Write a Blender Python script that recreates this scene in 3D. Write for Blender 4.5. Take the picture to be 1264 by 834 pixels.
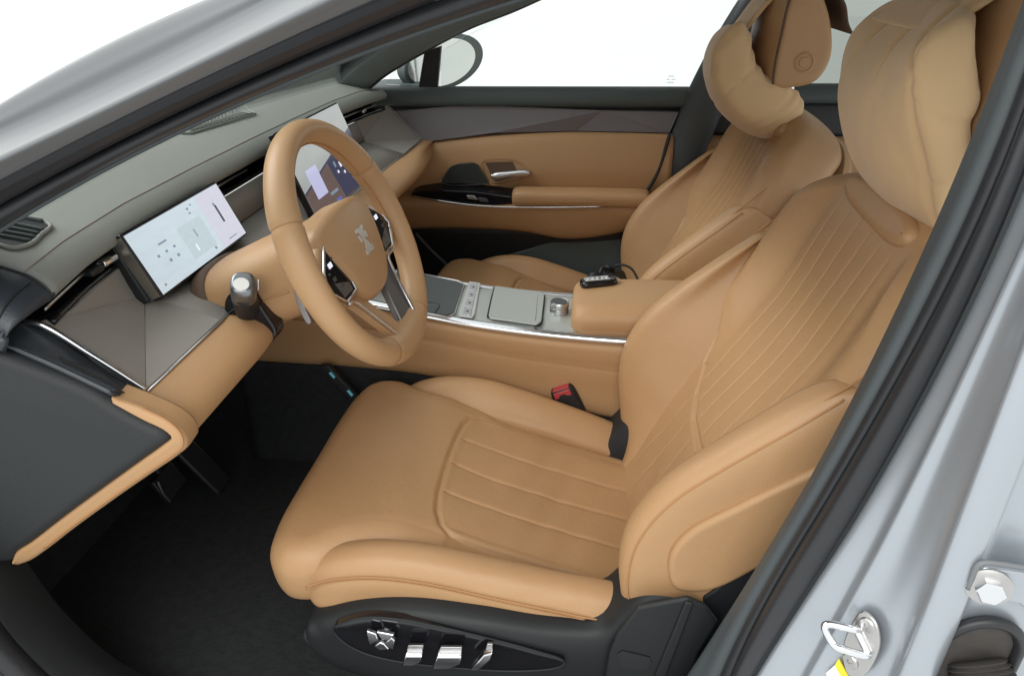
import bpy, bmesh, math, random
import numpy as np
from mathutils import Vector, Matrix
for o in list(bpy.data.objects): bpy.data.objects.remove(o)
random.seed(4); rng = np.random.default_rng(4)
scene = bpy.context.scene
# ------------------------------------------------------------------ camera
# car axes: x rearwards, y towards the passenger side, z up from the cabin floor; the driver sits at y = 0
CAM = np.array([.3634, -.9678, 1.0212]); YAW, PITCH, ROLL, FPX = .1385, .4782, -.0198, 892.8
PW, PH = 1264, 834
_f = np.array([-math.sin(YAW)*math.cos(PITCH), math.cos(YAW)*math.cos(PITCH), -math.sin(PITCH)])
_r0 = np.array([math.cos(YAW), math.sin(YAW), 0.]); _u0 = np.cross(_r0, _f)
_r = math.cos(ROLL)*_r0 + math.sin(ROLL)*_u0; _u = -math.sin(ROLL)*_r0 + math.cos(ROLL)*_u0
camd = bpy.data.cameras.new('camera'); cam = bpy.data.objects.new('camera', camd); scene.collection.objects.link(cam)
camd.sensor_width = 36; camd.lens = FPX/PW*36; camd.clip_start = .02; camd.clip_end = 200
cam.matrix_world = Matrix(((_r[0], _u[0], -_f[0], CAM[0]), (_r[1], _u[1], -_f[1], CAM[1]), (_r[2], _u[2], -_f[2], CAM[2]), (0, 0, 0, 1)))
scene.camera = cam
# ------------------------------------------------------------------ white photo studio light
w = bpy.data.worlds.new('World'); scene.world = w; w.use_nodes = True
bg = w.node_tree.nodes['Background']; bg.inputs[0].default_value = (.97, 1, .99, 1); bg.inputs[1].default_value = 1.15
def softbox(name, loc, tgt, sx, sy, power, col=(1, 1, 1)):
    l = bpy.data.lights.new(name, 'AREA'); l.shape = 'RECTANGLE'; l.size = sx; l.size_y = sy; l.energy = power; l.color = col
    o = bpy.data.objects.new(name, l); scene.collection.objects.link(o); o.location = loc
    o.rotation_euler = (Vector(tgt)-Vector(loc)).to_track_quat('-Z', 'Y').to_euler()
softbox('overhead_softbox', (-.2, -2.5, 2.5), (.3, .1, .5), 2.8, 1.6, 75, (1, .985, .95))
softbox('front_softbox', (-2.2, .3, 2.6), (.1, .35, .5), 2.2, 2.2, 90, (1, .99, .97))
vs = scene.view_settings; vs.view_transform = 'Standard'; vs.look = 'None'; vs.exposure = 0; vs.gamma = 1; vs.use_curve_mapping = False
scene.render.engine = 'CYCLES'
# ------------------------------------------------------------------ helpers
def at(px, py, x=None, y=None, z=None):
    d = _f + _r*(px-PW/2)/FPX + _u*(PH/2-py)/FPX
    t = (x-CAM[0])/d[0] if x is not None else (y-CAM[1])/d[1] if y is not None else (z-CAM[2])/d[2]
    return CAM + t*d
def ats(pts, **k): return np.array([at(*p, **k) for p in pts])
COL = scene.collection
def link(o, parent=None, name=None):
    COL.objects.link(o)
    if parent is not None: o.parent = parent
    return o
def tag(o, label, cat=None, group=None, kind=None):
    if label: o['label'] = label
    if cat: o['category'] = cat
    if group: o['group'] = group
    if kind: o['kind'] = kind
    return o
def thing(name, label, cat, loc=(0, 0, 0), group=None):
    o = bpy.data.objects.new(name, None); o.empty_display_size = .05; o.location = loc; link(o); return tag(o, label, cat, group)
def mesh(name, V, F, mat, parent=None, smooth=True, angle=None, sub=0, solid=0, bevel=0, recalc=True):
    me = bpy.data.meshes.new(name); me.from_pydata([tuple(map(float, v)) for v in V], [], [tuple(f) for f in F])
    if recalc:
        bm = bmesh.new(); bm.from_mesh(me); bmesh.ops.recalc_face_normals(bm, faces=bm.faces); bm.to_mesh(me); bm.free()
    o = bpy.data.objects.new(name, me); link(o)
    if parent is not None:
        o.parent = parent; o.matrix_parent_inverse = Matrix.Translation(parent_loc(parent)).inverted()
    me.materials.append(M[mat])
    if solid:
        m = o.modifiers.new('solid', 'SOLIDIFY'); m.thickness = abs(solid); m.offset = -1 if solid > 0 else 1
    if bevel:
        m = o.modifiers.new('bevel', 'BEVEL'); m.width = bevel; m.segments = 3; m.limit_method = 'ANGLE'; m.angle_limit = math.radians(30); m.harden_normals = False
    if sub:
        m = o.modifiers.new('sub', 'SUBSURF'); m.levels = sub; m.render_levels = sub
    if smooth:
        me.polygons.foreach_set('use_smooth', [True]*len(me.polygons))
        if angle is not None: me.set_sharp_from_angle(angle=math.radians(angle))
    return o
def parent_loc(p): return Vector(p.location) if p.type == 'EMPTY' else Vector((0, 0, 0))
def cr(P, n, closed=False):
    """Catmull-Rom resample of control points (centripetal), evenly by arc length"""
    P = np.asarray(P, float)
    if len(P) == 2 and not closed: return P[0] + np.linspace(0, 1, n)[:, None]*(P[1]-P[0])
    if closed: Q = np.vstack([P[-1], P, P[0], P[1]])
    else: Q = np.vstack([2*P[0]-P[1], P, 2*P[-1]-P[-2]])
    out = []; K = 24
    for i in range(1, len(Q)-2):
        p0, p1, p2, p3 = Q[i-1], Q[i], Q[i+1], Q[i+2]
        t0 = 0; t1 = t0+max(np.linalg.norm(p1-p0), 1e-7)**.5; t2 = t1+max(np.linalg.norm(p2-p1), 1e-7)**.5; t3 = t2+max(np.linalg.norm(p3-p2), 1e-7)**.5
        t = np.linspace(t1, t2, K, endpoint=False)[:, None]
        A1 = (t1-t)/(t1-t0)*p0+(t-t0)/(t1-t0)*p1; A2 = (t2-t)/(t2-t1)*p1+(t-t1)/(t2-t1)*p2; A3 = (t3-t)/(t3-t2)*p2+(t-t2)/(t3-t2)*p3
        B1 = (t2-t)/(t2-t0)*A1+(t-t0)/(t2-t0)*A2; B2 = (t3-t)/(t3-t1)*A2+(t-t1)/(t3-t1)*A3
        out.append((t2-t)/(t2-t1)*B1+(t-t1)/(t2-t1)*B2)
    out = np.vstack(out+[Q[-2][None]])
    s = np.r_[0, np.cumsum(np.linalg.norm(np.diff(out, axis=0), axis=1))]
    u = np.linspace(0, s[-1], n+1)[:-1] if closed else np.linspace(0, s[-1], n)
    return np.stack([np.interp(u, s, out[:, k]) for k in range(out.shape[1])], 1)
def pl(P, n):
    """polyline resample (no smoothing)"""
    P = np.asarray(P, float); s = np.r_[0, np.cumsum(np.linalg.norm(np.diff(P, axis=0), axis=1))]; u = np.linspace(0, s[-1], n)
    return np.stack([np.interp(u, s, P[:, k]) for k in range(P.shape[1])], 1)
def gridF(n, m, wrapj=False, off=0, wrapi=False):
    F = []
    for i in range(n if wrapi else n-1):
        for j in range(m if wrapj else m-1):
            a = i*m+j; b = i*m+(j+1) % m; c = ((i+1) % n)*m+(j+1) % m; d = ((i+1) % n)*m+j
            F.append((a+off, b+off, c+off, d+off))
    return F
def interp_rows(rows, n):
    """rows: k x m x 3 control curves -> n x m x 3, smooth across the rows"""
    rows = np.asarray(rows); k, m, _ = rows.shape
    flat = cr(rows.reshape(k, m*3), n) if k > 2 else pl(rows.reshape(k, m*3), n)
    return flat.reshape(n, m, 3)
def loft(name, rows, mat, parent=None, n=40, m=60, solid=.006, smooth_rows=True, **k):
    R = np.array([cr(r, m) for r in rows])
    G = interp_rows(R, n) if smooth_rows else np.array([x for x in R])
    nn = len(G)
    return mesh(name, G.reshape(-1, 3), gridF(nn, m), mat, parent, solid=solid, **k)
def frames(P):
    P = np.asarray(P, float); T = np.gradient(P, axis=0); T /= np.linalg.norm(T, axis=1)[:, None]+1e-12
    a = np.array([0, 0, 1.]) if abs(T[0][2]) < .9 else np.array([1., 0, 0])
    N = np.zeros_like(P); N[0] = a-T[0]*(a@T[0]); N[0] /= np.linalg.norm(N[0])
    for i in range(1, len(P)):
        v = N[i-1]-T[i]*(N[i-1]@T[i]); N[i] = v/np.linalg.norm(v)
    return T, N, np.cross(T, N)
def tube(name, P, r, mat, parent=None, seg=12, n=None, smoothpath=True, closed=False, ry=None, **k):
    P = cr(P, n or max(8, 6*len(P)), closed) if smoothpath else np.asarray(P, float)
    T, N, B = frames(P)
    if closed:
        T = np.roll(P, -1, 0)-np.roll(P, 1, 0); T /= np.linalg.norm(T, axis=1)[:, None]
        N = N-T*(N*T).sum(1)[:, None]; N /= np.linalg.norm(N, axis=1)[:, None]; B = np.cross(T, N)
    r = np.broadcast_to(np.asarray(r, float), (len(P),)) if np.ndim(r) == 0 else np.interp(np.linspace(0, 1, len(P)), np.linspace(0, 1, len(r)), r)
    ryv = r if ry is None else r*0+ry
    th = np.linspace(0, 2*np.pi, seg, endpoint=False)
    V = (P[:, None]+np.cos(th)[None, :, None]*N[:, None]*r[:, None, None]+np.sin(th)[None, :, None]*B[:, None]*ryv[:, None, None]).reshape(-1, 3)
    F = gridF(len(P), seg, True, wrapi=closed)
    if not closed: F += [tuple(range(seg))[::-1], tuple(range((len(P)-1)*seg, len(P)*seg))]
    return mesh(name, V, F, mat, parent, **k)
def rings(name, loops, mat, parent=None, cap=True, m=48, n=None, smooth_loop=True, **k):
    """closed cross-section loops -> closed volume with domed ends where the loops shrink"""
    R = np.array([cr(l, m, True) if smooth_loop else np.asarray(l, float) for l in loops])
    if n: R = interp_rows(R, n)
    m = R.shape[1]
    V = list(R.reshape(-1, 3)); F = gridF(len(R), m, True)
    if cap:
        for idx, i in ((len(V), 0), (len(V)+1, len(R)-1)):
            V.append(R[i].mean(0)); b = i*m
            F += [(b+j, b+(j+1) % m, idx) for j in range(m)]
    return mesh(name, V, F, mat, parent, **k)
def plate(name, pts, nrm, th, mat, parent=None, bevel=0, smooth=True, angle=35, **k):
    """closed 3D outline extruded along nrm by th"""
    P = np.asarray(pts, float); nrm = np.asarray(nrm, float); nrm = nrm/np.linalg.norm(nrm); n = len(P)
    V = np.vstack([P, P+nrm*th]); F = [tuple(range(n)), tuple(range(2*n-1, n-1, -1))]+[(i, (i+1) % n, n+(i+1) % n, n+i) for i in range(n)]
    return mesh(name, V, F, mat, parent, bevel=bevel, smooth=smooth, angle=angle, **k)
def box(name, c, s, mat, parent=None, rot=None, bevel=.003, **k):
    c = np.asarray(c, float); s = np.asarray(s, float)/2
    V = np.array([(x, y, z) for x in (-1, 1) for y in (-1, 1) for z in (-1, 1)])*s
    if rot is not None: V = V@np.array(rot).T
    F = [(0, 1, 3, 2), (4, 6, 7, 5), (0, 4, 5, 1), (2, 3, 7, 6), (0, 2, 6, 4), (1, 5, 7, 3)]
    return mesh(name, V+c, F, mat, parent, bevel=bevel, angle=40, **k)
def ball(name, c, r, mat, parent=None, seg=20, axes=None):
    r = np.broadcast_to(np.asarray(r, float), (3,)); V = []; F = []
    for i in range(seg//2+1):
        p = math.pi*i/(seg//2)
        for j in range(seg): V.append((math.sin(p)*math.cos(2*math.pi*j/seg), math.sin(p)*math.sin(2*math.pi*j/seg), math.cos(p)))
    V = np.array(V)*r
    if axes is not None: V = V@np.array(axes)
    o = mesh(name, V+np.asarray(c), gridF(seg//2+1, seg, True), mat, parent, recalc=False); return o
def lathe(name, c, ax, prof, mat, parent=None, seg=32, angle=35):
    """prof: (radius, along axis)"""
    ax = np.asarray(ax, float); ax /= np.linalg.norm(ax); t = np.array([0, 0, 1.]) if abs(ax[2]) < .9 else np.array([1., 0, 0])
    e1 = np.cross(ax, t); e1 /= np.linalg.norm(e1); e2 = np.cross(ax, e1); th = np.linspace(0, 2*np.pi, seg, endpoint=False)
    V = np.vstack([np.asarray(c)+ax*z+r*(np.cos(th)[:, None]*e1+np.sin(th)[:, None]*e2) for r, z in prof])
    F = gridF(len(prof), seg, True)+[tuple(range(seg)), tuple(range((len(prof)-1)*seg, len(prof)*seg))]
    return mesh(name, V, F, mat, parent, angle=angle)
def inward(P, d):
    T = np.roll(P, -1, 0)-np.roll(P, 1, 0); T /= np.linalg.norm(T, axis=1)[:, None]+1e-12
    N = np.stack([-T[:, 1], T[:, 0]], 1)
    a = .5*np.sum(P[:, 0]*np.roll(P[:, 1], -1)-np.roll(P[:, 0], -1)*P[:, 1])
    return P+N*d*(1 if a > 0 else -1)
def slab(name, out, top, frame, mat, parent=None, r=.03, depth=.1, nt=500, nr=110, ne=12, ctr=None, tuck=0, back=True, **k):
    """upholstered pad: closed 2D outline, height field top(p, q), edge roll of radius r, sides going down by depth; frame maps (p,q,h)->xyz"""
    O = cr(out, nt, True); I = inward(O, r)
    for _ in range(6): I = (I+.5*(np.roll(I, 1, 0)+np.roll(I, -1, 0)))/2
    c = np.array(ctr) if ctr is not None else I.mean(0)
    L = []
    for t in np.linspace(0.004, 1, nr):
        Q = c+t*(I-c); L.append(np.c_[Q, top(Q[:, 0], Q[:, 1])])
    hI = top(I[:, 0], I[:, 1])
    for e in np.linspace(0, math.pi/2, ne)[1:]:
        Q = I+(O-I)*math.sin(e); L.append(np.c_[Q, hI-r*(1-math.cos(e))])
    for s in (.15, .3, .45, .6, .75, .88, 1.):
        Q = O+(I-O)*tuck*(1-math.sqrt(max(0, 1-s*s))); L.append(np.c_[Q, hI-r-(depth-r)*s])
    L = np.array(L); n = len(L)
    V = [frame(*v) for v in L.reshape(-1, 3)]
    F = gridF(n, nt, True)+[tuple(range(nt))]
    if back: F.append(tuple(range((n-1)*nt, n*nt)))
    return mesh(name, V, F, mat, parent, **k)
def segdist(p, q, poly):
    d = np.full(np.shape(p), 9.)
    for (a, b) in zip(poly[:-1], poly[1:]):
        ab = np.subtract(b, a); l2 = ab@ab+1e-12
        t = np.clip(((p-a[0])*ab[0]+(q-a[1])*ab[1])/l2, 0, 1)
        d = np.minimum(d, np.hypot(p-a[0]-t*ab[0], q-a[1]-t*ab[1]))
    return d
def sm(a, b, x):
    t = np.clip((np.asarray(x, float)-a)/(b-a), 0, 1); return t*t*(3-2*t)
def groove(d, w=.0035, depth=.003): return -depth*np.exp(-(d/w)**2)
def text(name, s, size, mat, parent, M4, extrude=.0004):
    c = bpy.data.curves.new(name, 'FONT'); c.body = s; c.size = size; c.align_x = 'CENTER'; c.align_y = 'CENTER'; c.extrude = extrude
    o = bpy.data.objects.new(name, c); link(o); dg = bpy.context.evaluated_depsgraph_get(); me = bpy.data.meshes.new_from_object(o.evaluated_get(dg))
    bpy.data.objects.remove(o); V = [M4@v.co for v in me.vertices]; F = [list(p.vertices) for p in me.polygons]
    return mesh(name, V, F, mat, parent, smooth=False)
# ------------------------------------------------------------------ materials
M = {}
def mat(name, col, rough=.5, metal=0, var=.08, vscale=6, bump=0, bscale=400, kind='noise', coat=0, sheen=0, spec=.5, bump2=0, b2scale=8, emit=0, trans=0, alpha=1, rvar=.05, dist=.0006):
    m = bpy.data.materials.new(name); m.use_nodes = True; N = m.node_tree.nodes; L = m.node_tree.links; b = N['Principled BSDF']
    tc = N.new('ShaderNodeTexCoord'); no = N.new('ShaderNodeTexNoise'); no.inputs['Scale'].default_value = vscale; no.inputs['Detail'].default_value = 5
    L.new(tc.outputs['Object'], no.inputs['Vector'])
    mx = N.new('ShaderNodeMix'); mx.data_type = 'RGBA'; L.new(no.outputs['Fac'], mx.inputs['Factor'])
    c = np.array(col); mx.inputs['A'].default_value = (*np.clip(c*(1-var), 0, 1), 1); mx.inputs['B'].default_value = (*np.clip(c*(1+var), 0, 1), 1)
    L.new(mx.outputs['Result'], b.inputs['Base Color'])
    mr = N.new('ShaderNodeMapRange'); mr.inputs['To Min'].default_value = max(0, rough-rvar); mr.inputs['To Max'].default_value = min(1, rough+rvar)
    L.new(no.outputs['Fac'], mr.inputs['Value']); L.new(mr.outputs['Result'], b.inputs['Roughness'])
    b.inputs['Metallic'].default_value = metal; b.inputs['Specular IOR Level'].default_value = spec
    b.inputs['Coat Weight'].default_value = coat; b.inputs['Coat Roughness'].default_value = .06
    b.inputs['Sheen Weight'].default_value = sheen; b.inputs['Sheen Roughness'].default_value = .5
    b.inputs['Transmission Weight'].default_value = trans; b.inputs['Alpha'].default_value = alpha
    if emit: L.new(mx.outputs['Result'], b.inputs['Emission Color']); b.inputs['Emission Strength'].default_value = emit
    prev = None
    if bump2:
        n2 = N.new('ShaderNodeTexNoise'); n2.inputs['Scale'].default_value = b2scale; n2.inputs['Detail'].default_value = 3; L.new(tc.outputs['Object'], n2.inputs['Vector'])
        bp = N.new('ShaderNodeBump'); bp.inputs['Strength'].default_value = bump2; bp.inputs['Distance'].default_value = .004; L.new(n2.outputs['Fac'], bp.inputs['Height']); prev = bp
    if bump:
        if kind == 'leather': t = N.new('ShaderNodeTexVoronoi'); t.inputs['Scale'].default_value = bscale; o = t.outputs['Distance']
        else: t = N.new('ShaderNodeTexNoise'); t.inputs['Scale'].default_value = bscale; t.inputs['Detail'].default_value = 3; o = t.outputs['Fac']
        L.new(tc.outputs['Object'], t.inputs['Vector'])
        bp = N.new('ShaderNodeBump'); bp.inputs['Strength'].default_value = bump; bp.inputs['Distance'].default_value = dist; L.new(o, bp.inputs['Height'])
        if prev: L.new(prev.outputs['Normal'], bp.inputs['Normal'])
        prev = bp
    if prev: L.new(prev.outputs['Normal'], b.inputs['Normal'])
    M[name] = m; return m
TAN = (.420, .246, .120)
mat('leather', TAN, .50, var=.05, vscale=9, bump=.30, bscale=520, kind='leather', bump2=.10, b2scale=22, spec=.4)
mat('leather_seat', TAN, .46, var=.085, vscale=5, bump=.30, bscale=480, kind='leather', bump2=.30, b2scale=26, spec=.42)
mat('leather_insert', (.385, .226, .110), .45, var=.08, vscale=10, bump=.25, bscale=520, kind='leather', bump2=.42, b2scale=24, spec=.42)
mat('leather_wheel', (.45, .272, .138), .42, var=.05, vscale=14, bump=.22, bscale=700, kind='leather', spec=.45)
mat('suede', (.61, .42, .235), .9, var=.10, vscale=9, bump=.5, bscale=260, sheen=.3, spec=.1, bump2=.6, b2scale=18)
mat('suede_dark', (.10, .062, .04), .8, bump=.3, bscale=300)
mat('stitch', (.40, .20, .08), .7)
mat('stitch_dash', (.25, .215, .185), .7)
mat('dash_top', (.25, .265, .245), .58, var=.04, vscale=5, bump=.16, bscale=520, kind='leather', spec=.35)
mat('fascia', (.26, .245, .225), .62, var=.05, vscale=20, bump=.3, bscale=700, spec=.3)
mat('door_fascia', (.165, .155, .168), .5, var=.05, vscale=20, bump=.3, bscale=700, spec=.4)
mat('door_top', (.075, .093, .092), .6, bump=.3, bscale=420, kind='leather', spec=.35)
mat('pillar_trim', (.17, .205, .21), .75, bump=.3, bscale=500, spec=.3)
mat('bpillar_trim', (.066, .077, .082), .55, bump=.3, bscale=500, spec=.4)
mat('end_cap', (.028, .034, .042), .42, bump=.2, bscale=420, kind='leather', spec=.5)
mat('side_cover', (.018, .020, .022), .6, var=.08, bump=.4, bscale=380, kind='leather', spec=.4)
mat('black', (.012, .013, .015), .55, bump=.2, bscale=300)
mat('seat_plastic', (.013, .0145, .016), .55, bump=.25, bscale=350, spec=.4)
mat('rubber', (.021, .022, .025), .45, var=.15, bump=.15, bscale=260, spec=.5)
mat('gloss_black', (.008, .008, .010), .12, spec=.5, rvar=.03)
mat('carpet', (.028, .030, .031), .95, var=.35, vscale=60, bump=.8, bscale=240, spec=.1, dist=.002)
mat('mat', (.034, .037, .038), .9, var=.3, vscale=40, bump=.8, bscale=320, spec=.1, dist=.002)
mat('chrome', (.78, .79, .82), .14, metal=1, rvar=.04)
mat('dull_metal', (.30, .29, .30), .4, metal=.8)
mat('satin', (.62, .62, .63), .34, metal=1, rvar=.05)
mat('dark_steel', (.22, .23, .24), .3, metal=.85)
mat('emblem', (.62, .60, .56), .38, metal=.4)
mat('steel', (.52, .51, .50), .32, metal=1, var=.12, vscale=60, rvar=.1)
mat('console_top', (.43, .45, .43), .42, metal=.35, var=.04, bump=.06, bscale=250, rvar=.05)
mat('console_btn', (.60, .61, .60), .35, metal=.5)
mat('dark_grey', (.055, .06, .062), .45)
mat('spoke_grey', (.16, .155, .155), .38, metal=.6)
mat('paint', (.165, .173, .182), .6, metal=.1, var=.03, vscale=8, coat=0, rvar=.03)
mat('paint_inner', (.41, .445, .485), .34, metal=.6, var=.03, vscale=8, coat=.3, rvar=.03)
mat('silver_side', (.33, .31, .27), .35, metal=.8)
mat('headliner', (.5, .5, .47), .9)
mat('red', (.42, .045, .05), .45, emit=0)
mat('yellow', (.75, .60, .03), .5); mat('white', (.78, .78, .76), .5)
mat('mirror', (.60, .62, .59), .03, metal=1)
mat('speaker', (.05, .06, .06), .4, metal=.5, bump=.6, bscale=900)
mat('tray', (.075, .085, .085), .7, bump=.4, bscale=300)
mat('boot_and_shade', (.05, .044, .04), .8, var=.4, vscale=80, bump=.5, bscale=200)  # dark tone of the boot, also the painted shade of its hole
def glass(name, tint, vis):
    m = bpy.data.materials.new(name); m.use_nodes = True; N = m.node_tree.nodes; L = m.node_tree.links; N.remove(N['Principled BSDF'])
    t = N.new('ShaderNodeBsdfTransparent'); t.inputs[0].default_value = (*tint, 1); g = N.new('ShaderNodeBsdfGlossy'); g.inputs['Roughness'].default_value = .02
    no = N.new('ShaderNodeTexNoise'); no.inputs['Scale'].default_value = 3; fr = N.new('ShaderNodeFresnel'); fr.inputs['IOR'].default_value = vis
    mx = N.new('ShaderNodeMixShader'); L.new(fr.outputs[0], mx.inputs[0]); L.new(t.outputs[0], mx.inputs[1]); L.new(g.outputs[0], mx.inputs[2]); L.new(mx.outputs[0], N['Material Output'].inputs[0]); M[name] = m
glass('glass', (.97, .985, .98), 1.45); glass('glass_tint', (.60, .62, .60), 1.45); glass('glass_etch', (.80, .82, .80), 1.2)
def glow(name, col, s=1.):
    m = bpy.data.materials.new(name); m.use_nodes = True; b = m.node_tree.nodes['Principled BSDF']
    no = m.node_tree.nodes.new('ShaderNodeTexNoise'); no.inputs['Scale'].default_value = 7; mx = m.node_tree.nodes.new('ShaderNodeMix'); mx.data_type = 'RGBA'
    m.node_tree.links.new(no.outputs['Fac'], mx.inputs['Factor']); c = np.array(col); mx.inputs['A'].default_value = (*(c*.93), 1); mx.inputs['B'].default_value = (*np.clip(c*1.07, 0, 1), 1)
    m.node_tree.links.new(mx.outputs['Result'], b.inputs['Emission Color']); b.inputs['Emission Strength'].default_value = s
    b.inputs['Base Color'].default_value = (.01, .01, .012, 1); b.inputs['Roughness'].default_value = .15; M[name] = m
glow('scr_blue', (.56, .65, .71)); glow('scr_lilac', (.60, .60, .69)); glow('scr_teal', (.49, .585, .62)); glow('scr_dark', (.03, .03, .05)); glow('scr_ink', (.20, .26, .33)); glow('scr_white', (.85, .87, .95))
glow('scr_map', (.34, .36, .35)); glow('scr_night', (.045, .045, .085)); glow('scr_brown', (.13, .09, .08)); glow('scr_card', (.50, .50, .72)); glow('led', (.06, .20, .24), 1.0); glow('scr_link', (.10, .13, .45))
# ================================================================== SETTING: cabin floor
V = [(-.95, -.36, -.0), (1.1, -.36, -.0), (1.1, 1.1, -.0), (-.95, 1.1, -.0)]
tag(mesh('cabin_floor', [(-.62, -.40, 0), (1.6, -.40, 0), (1.6, 1.14, 0), (-.62, 1.14, 0), (-1.0, -.40, .36), (-1.0, 1.14, .36)], [(0, 1, 2, 3), (0, 3, 5, 4)], 'carpet', solid=.02, smooth=False), 'black carpet floor of the car cabin', None, None, 'structure')
# ================================================================== CAR BODY (near side frame, roof, far pillar)
body = thing('car_body', 'silver painted car body shell with rubber sealed open driver door frame', 'car body', (.3, -.45, 0))
def railfit(pts, y, lean=.0):
    P = ats(pts, y=y); c = np.polyfit(P[:, 0], P[:, 2], 2); return c, y
XR = np.linspace(-.62, .70, 70)
def rail(c, y, dz=0, x=XR):
    z = np.polyval(c, np.clip(x, -.62, .34)); sl = 2*c[0]*.34+c[1]
    xe = np.clip(x-.34, 0, None); z = z+sl*xe-.22*xe**2
    return np.c_[x, y+0*x+.10*np.clip(z-.98, 0, 1), z+dz]
cL0, y0 = railfit([(27, 265), (215, 165), (420, 72), (575, 20), (633, 0)], -.33)
cL1, y1 = railfit([(0, 253), (201, 149), (420, 48), (530, 5)], -.355)
cL2, y2 = railfit([(0, 222), (235, 104), (420, 17), (462, 0)], -.385)
cL3, y3 = railfit([(0, 198), (201, 101), (397, 4)], -.472)
cL4, y4 = railfit([(0, 166), (201, 72), (329, 4)], -.448)
cL5, y5 = railfit([(0, 129), (128, 57), (248, 2)], -.442)
A0, A1, A2, A3, A4, A5 = rail(cL0, y0), rail(cL1, y1), rail(cL2, y2), rail(cL3, y3), rail(cL4, y4), rail(cL5, y5)
def strip(name, rows, mt, n=24, **k):
    G = interp_rows(np.array(rows), n); return mesh(name, G.reshape(-1, 3), gridF(n, G.shape[1]), mt, body, **k)
# painted rail: flange next to the seal, hollow, shoulder, outer skin and roof return
top_in = A5+np.array([0, .05, -.020]); top_in2 = A5+np.array([0, .10, -.045])
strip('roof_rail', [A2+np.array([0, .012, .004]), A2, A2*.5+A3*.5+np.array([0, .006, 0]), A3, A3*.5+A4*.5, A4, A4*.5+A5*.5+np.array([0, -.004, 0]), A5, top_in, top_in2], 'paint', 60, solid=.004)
def sealtube(name, path, r, off=(0, 0, 0)):
    return tube(name, np.asarray(path)+np.array(off), r, 'rubber', body, seg=16, smoothpath=False)
mid = (A1+A2)/2; mid2 = (A0+A1)/2
def sealband(name, a, b, bulge, out):
    G = []
    for t in np.linspace(0, 1, 11):
        G.append(a+(b-a)*t+np.array(out)*bulge*math.sin(math.pi*t)**.8)
    G = np.array(G); return mesh(name, G.reshape(-1, 3), gridF(11, G.shape[1]), 'rubber', body, solid=.008)
sealband('door_seal', A2, A1, .016, (0, -.8, .3))
sealband('door_seal', A1+np.array([0, .006, 0]), A0, .012, (0, -.8, -.3))
strip('pillar_lining', [A0+np.array([0, .0, 0]), A0+np.array([0, .03, .02]), A0+np.array([-.02, .08, .07]), top_in2-np.array([0, 0, .006])], 'bpillar_trim', 16, solid=.004)
# roof sheet
xs = np.linspace(.18, 1.75, 30); ys = np.linspace(-.26, 1.02, 26)
R_ = np.array([[(x, y, 1.075+.06*math.sin(math.pi*(y+.26)/1.28)-.05*((x-.9)/.8)**2) for y in ys] for x in xs])
mesh('roof', R_.reshape(-1, 3), gridF(30, 26), 'headliner', body, solid=.03)
# ---- B pillar, near side
def pilcurve(pts, y, zr=(.10, 1.08), n=50):
    P = ats(pts, y=y); c = np.polyfit(P[:, 2], P[:, 0], 2); z = np.linspace(zr[0], zr[1], n)
    zc = np.clip(z, P[:, 2].min()-.1, P[:, 2].max()); x = np.polyval(c, zc)+(z-zc)*.12
    return np.c_[x, y+0*z+.16*np.clip(z-.55, 0, 1)**1.5, z]
def pfit(pts, yf, n=50, zr=(.10, 1.08)):
    """yf(z): lateral position of the pillar at height z"""
    P = []
    for p in pts:
        q = at(*p, y=yf(.6))
        for _ in range(8): q = at(*p, y=yf(q[2]))
        P.append(q)
    P = np.array(P); c = np.polyfit(P[:, 2], P[:, 0], 3 if len(P) > 4 else 2); z = np.linspace(*zr, n); zc = np.clip(z, P[:, 2].min()-.06, P[:, 2].max()+.04)
    return np.c_[np.polyval(c, zc)+(z-zc)*.15, [yf(v) for v in z], z]
tum = lambda y0: (lambda z: y0+.10*max(0, z-.55)**1.3)
B0 = pfit([(1264, 22), (1203, 173), (1151, 300), (1034, 540), (931, 712), (853, 834)], tum(-.345))
B1 = pfit([(1264, 151), (1192, 300), (1073, 540), (961, 712), (905, 834)], tum(-.40))
B2 = pfit([(1264, 216), (1228, 300), (1164, 439), (1109, 540), (1017, 695), (929, 834)], tum(-.425))
def pband(name, a, b, bulge, out, mt, n=13):
    G = [a+(b-a)*t+np.array(out)*bulge*math.sin(math.pi*t)**.7 for t in np.linspace(0, 1, n)]
    G = np.array(G); return mesh(name, G.reshape(-1, 3), gridF(n, G.shape[1]), mt, body, solid=.006)
Bm = B0+(B1-B0)*.62
strip('pillar_trim', [B0+np.array([.10, .03, 0]), B0+np.array([.012, .006, 0]), B0, B0+(Bm-B0)*.5+np.array([-.004, 0, 0]), Bm+np.array([-.006, 0, 0]), Bm+np.array([.004, 0, 0])], 'bpillar_trim', 30, solid=.004)
pband('door_seal', Bm+np.array([.002, 0, 0]), B1, .008, (-.9, -.3, 0), 'rubber')
pband('door_seal', B1+np.array([.0, -.003, 0]), B2, .014, (-.8, -.5, 0), 'rubber')
S1 = pfit([(1264, 300), (1155, 540), (1047, 747), (1010, 820)], tum(-.455))
S2 = pfit([(1262, 440), (1224, 540), (1189, 635), (1120, 815)], tum(-.505))
j1 = S1*.75+B2*.25+np.array([.004, 0, 0]); j2 = S1*.5+S2*.5+np.array([.004, 0, 0])
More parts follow.
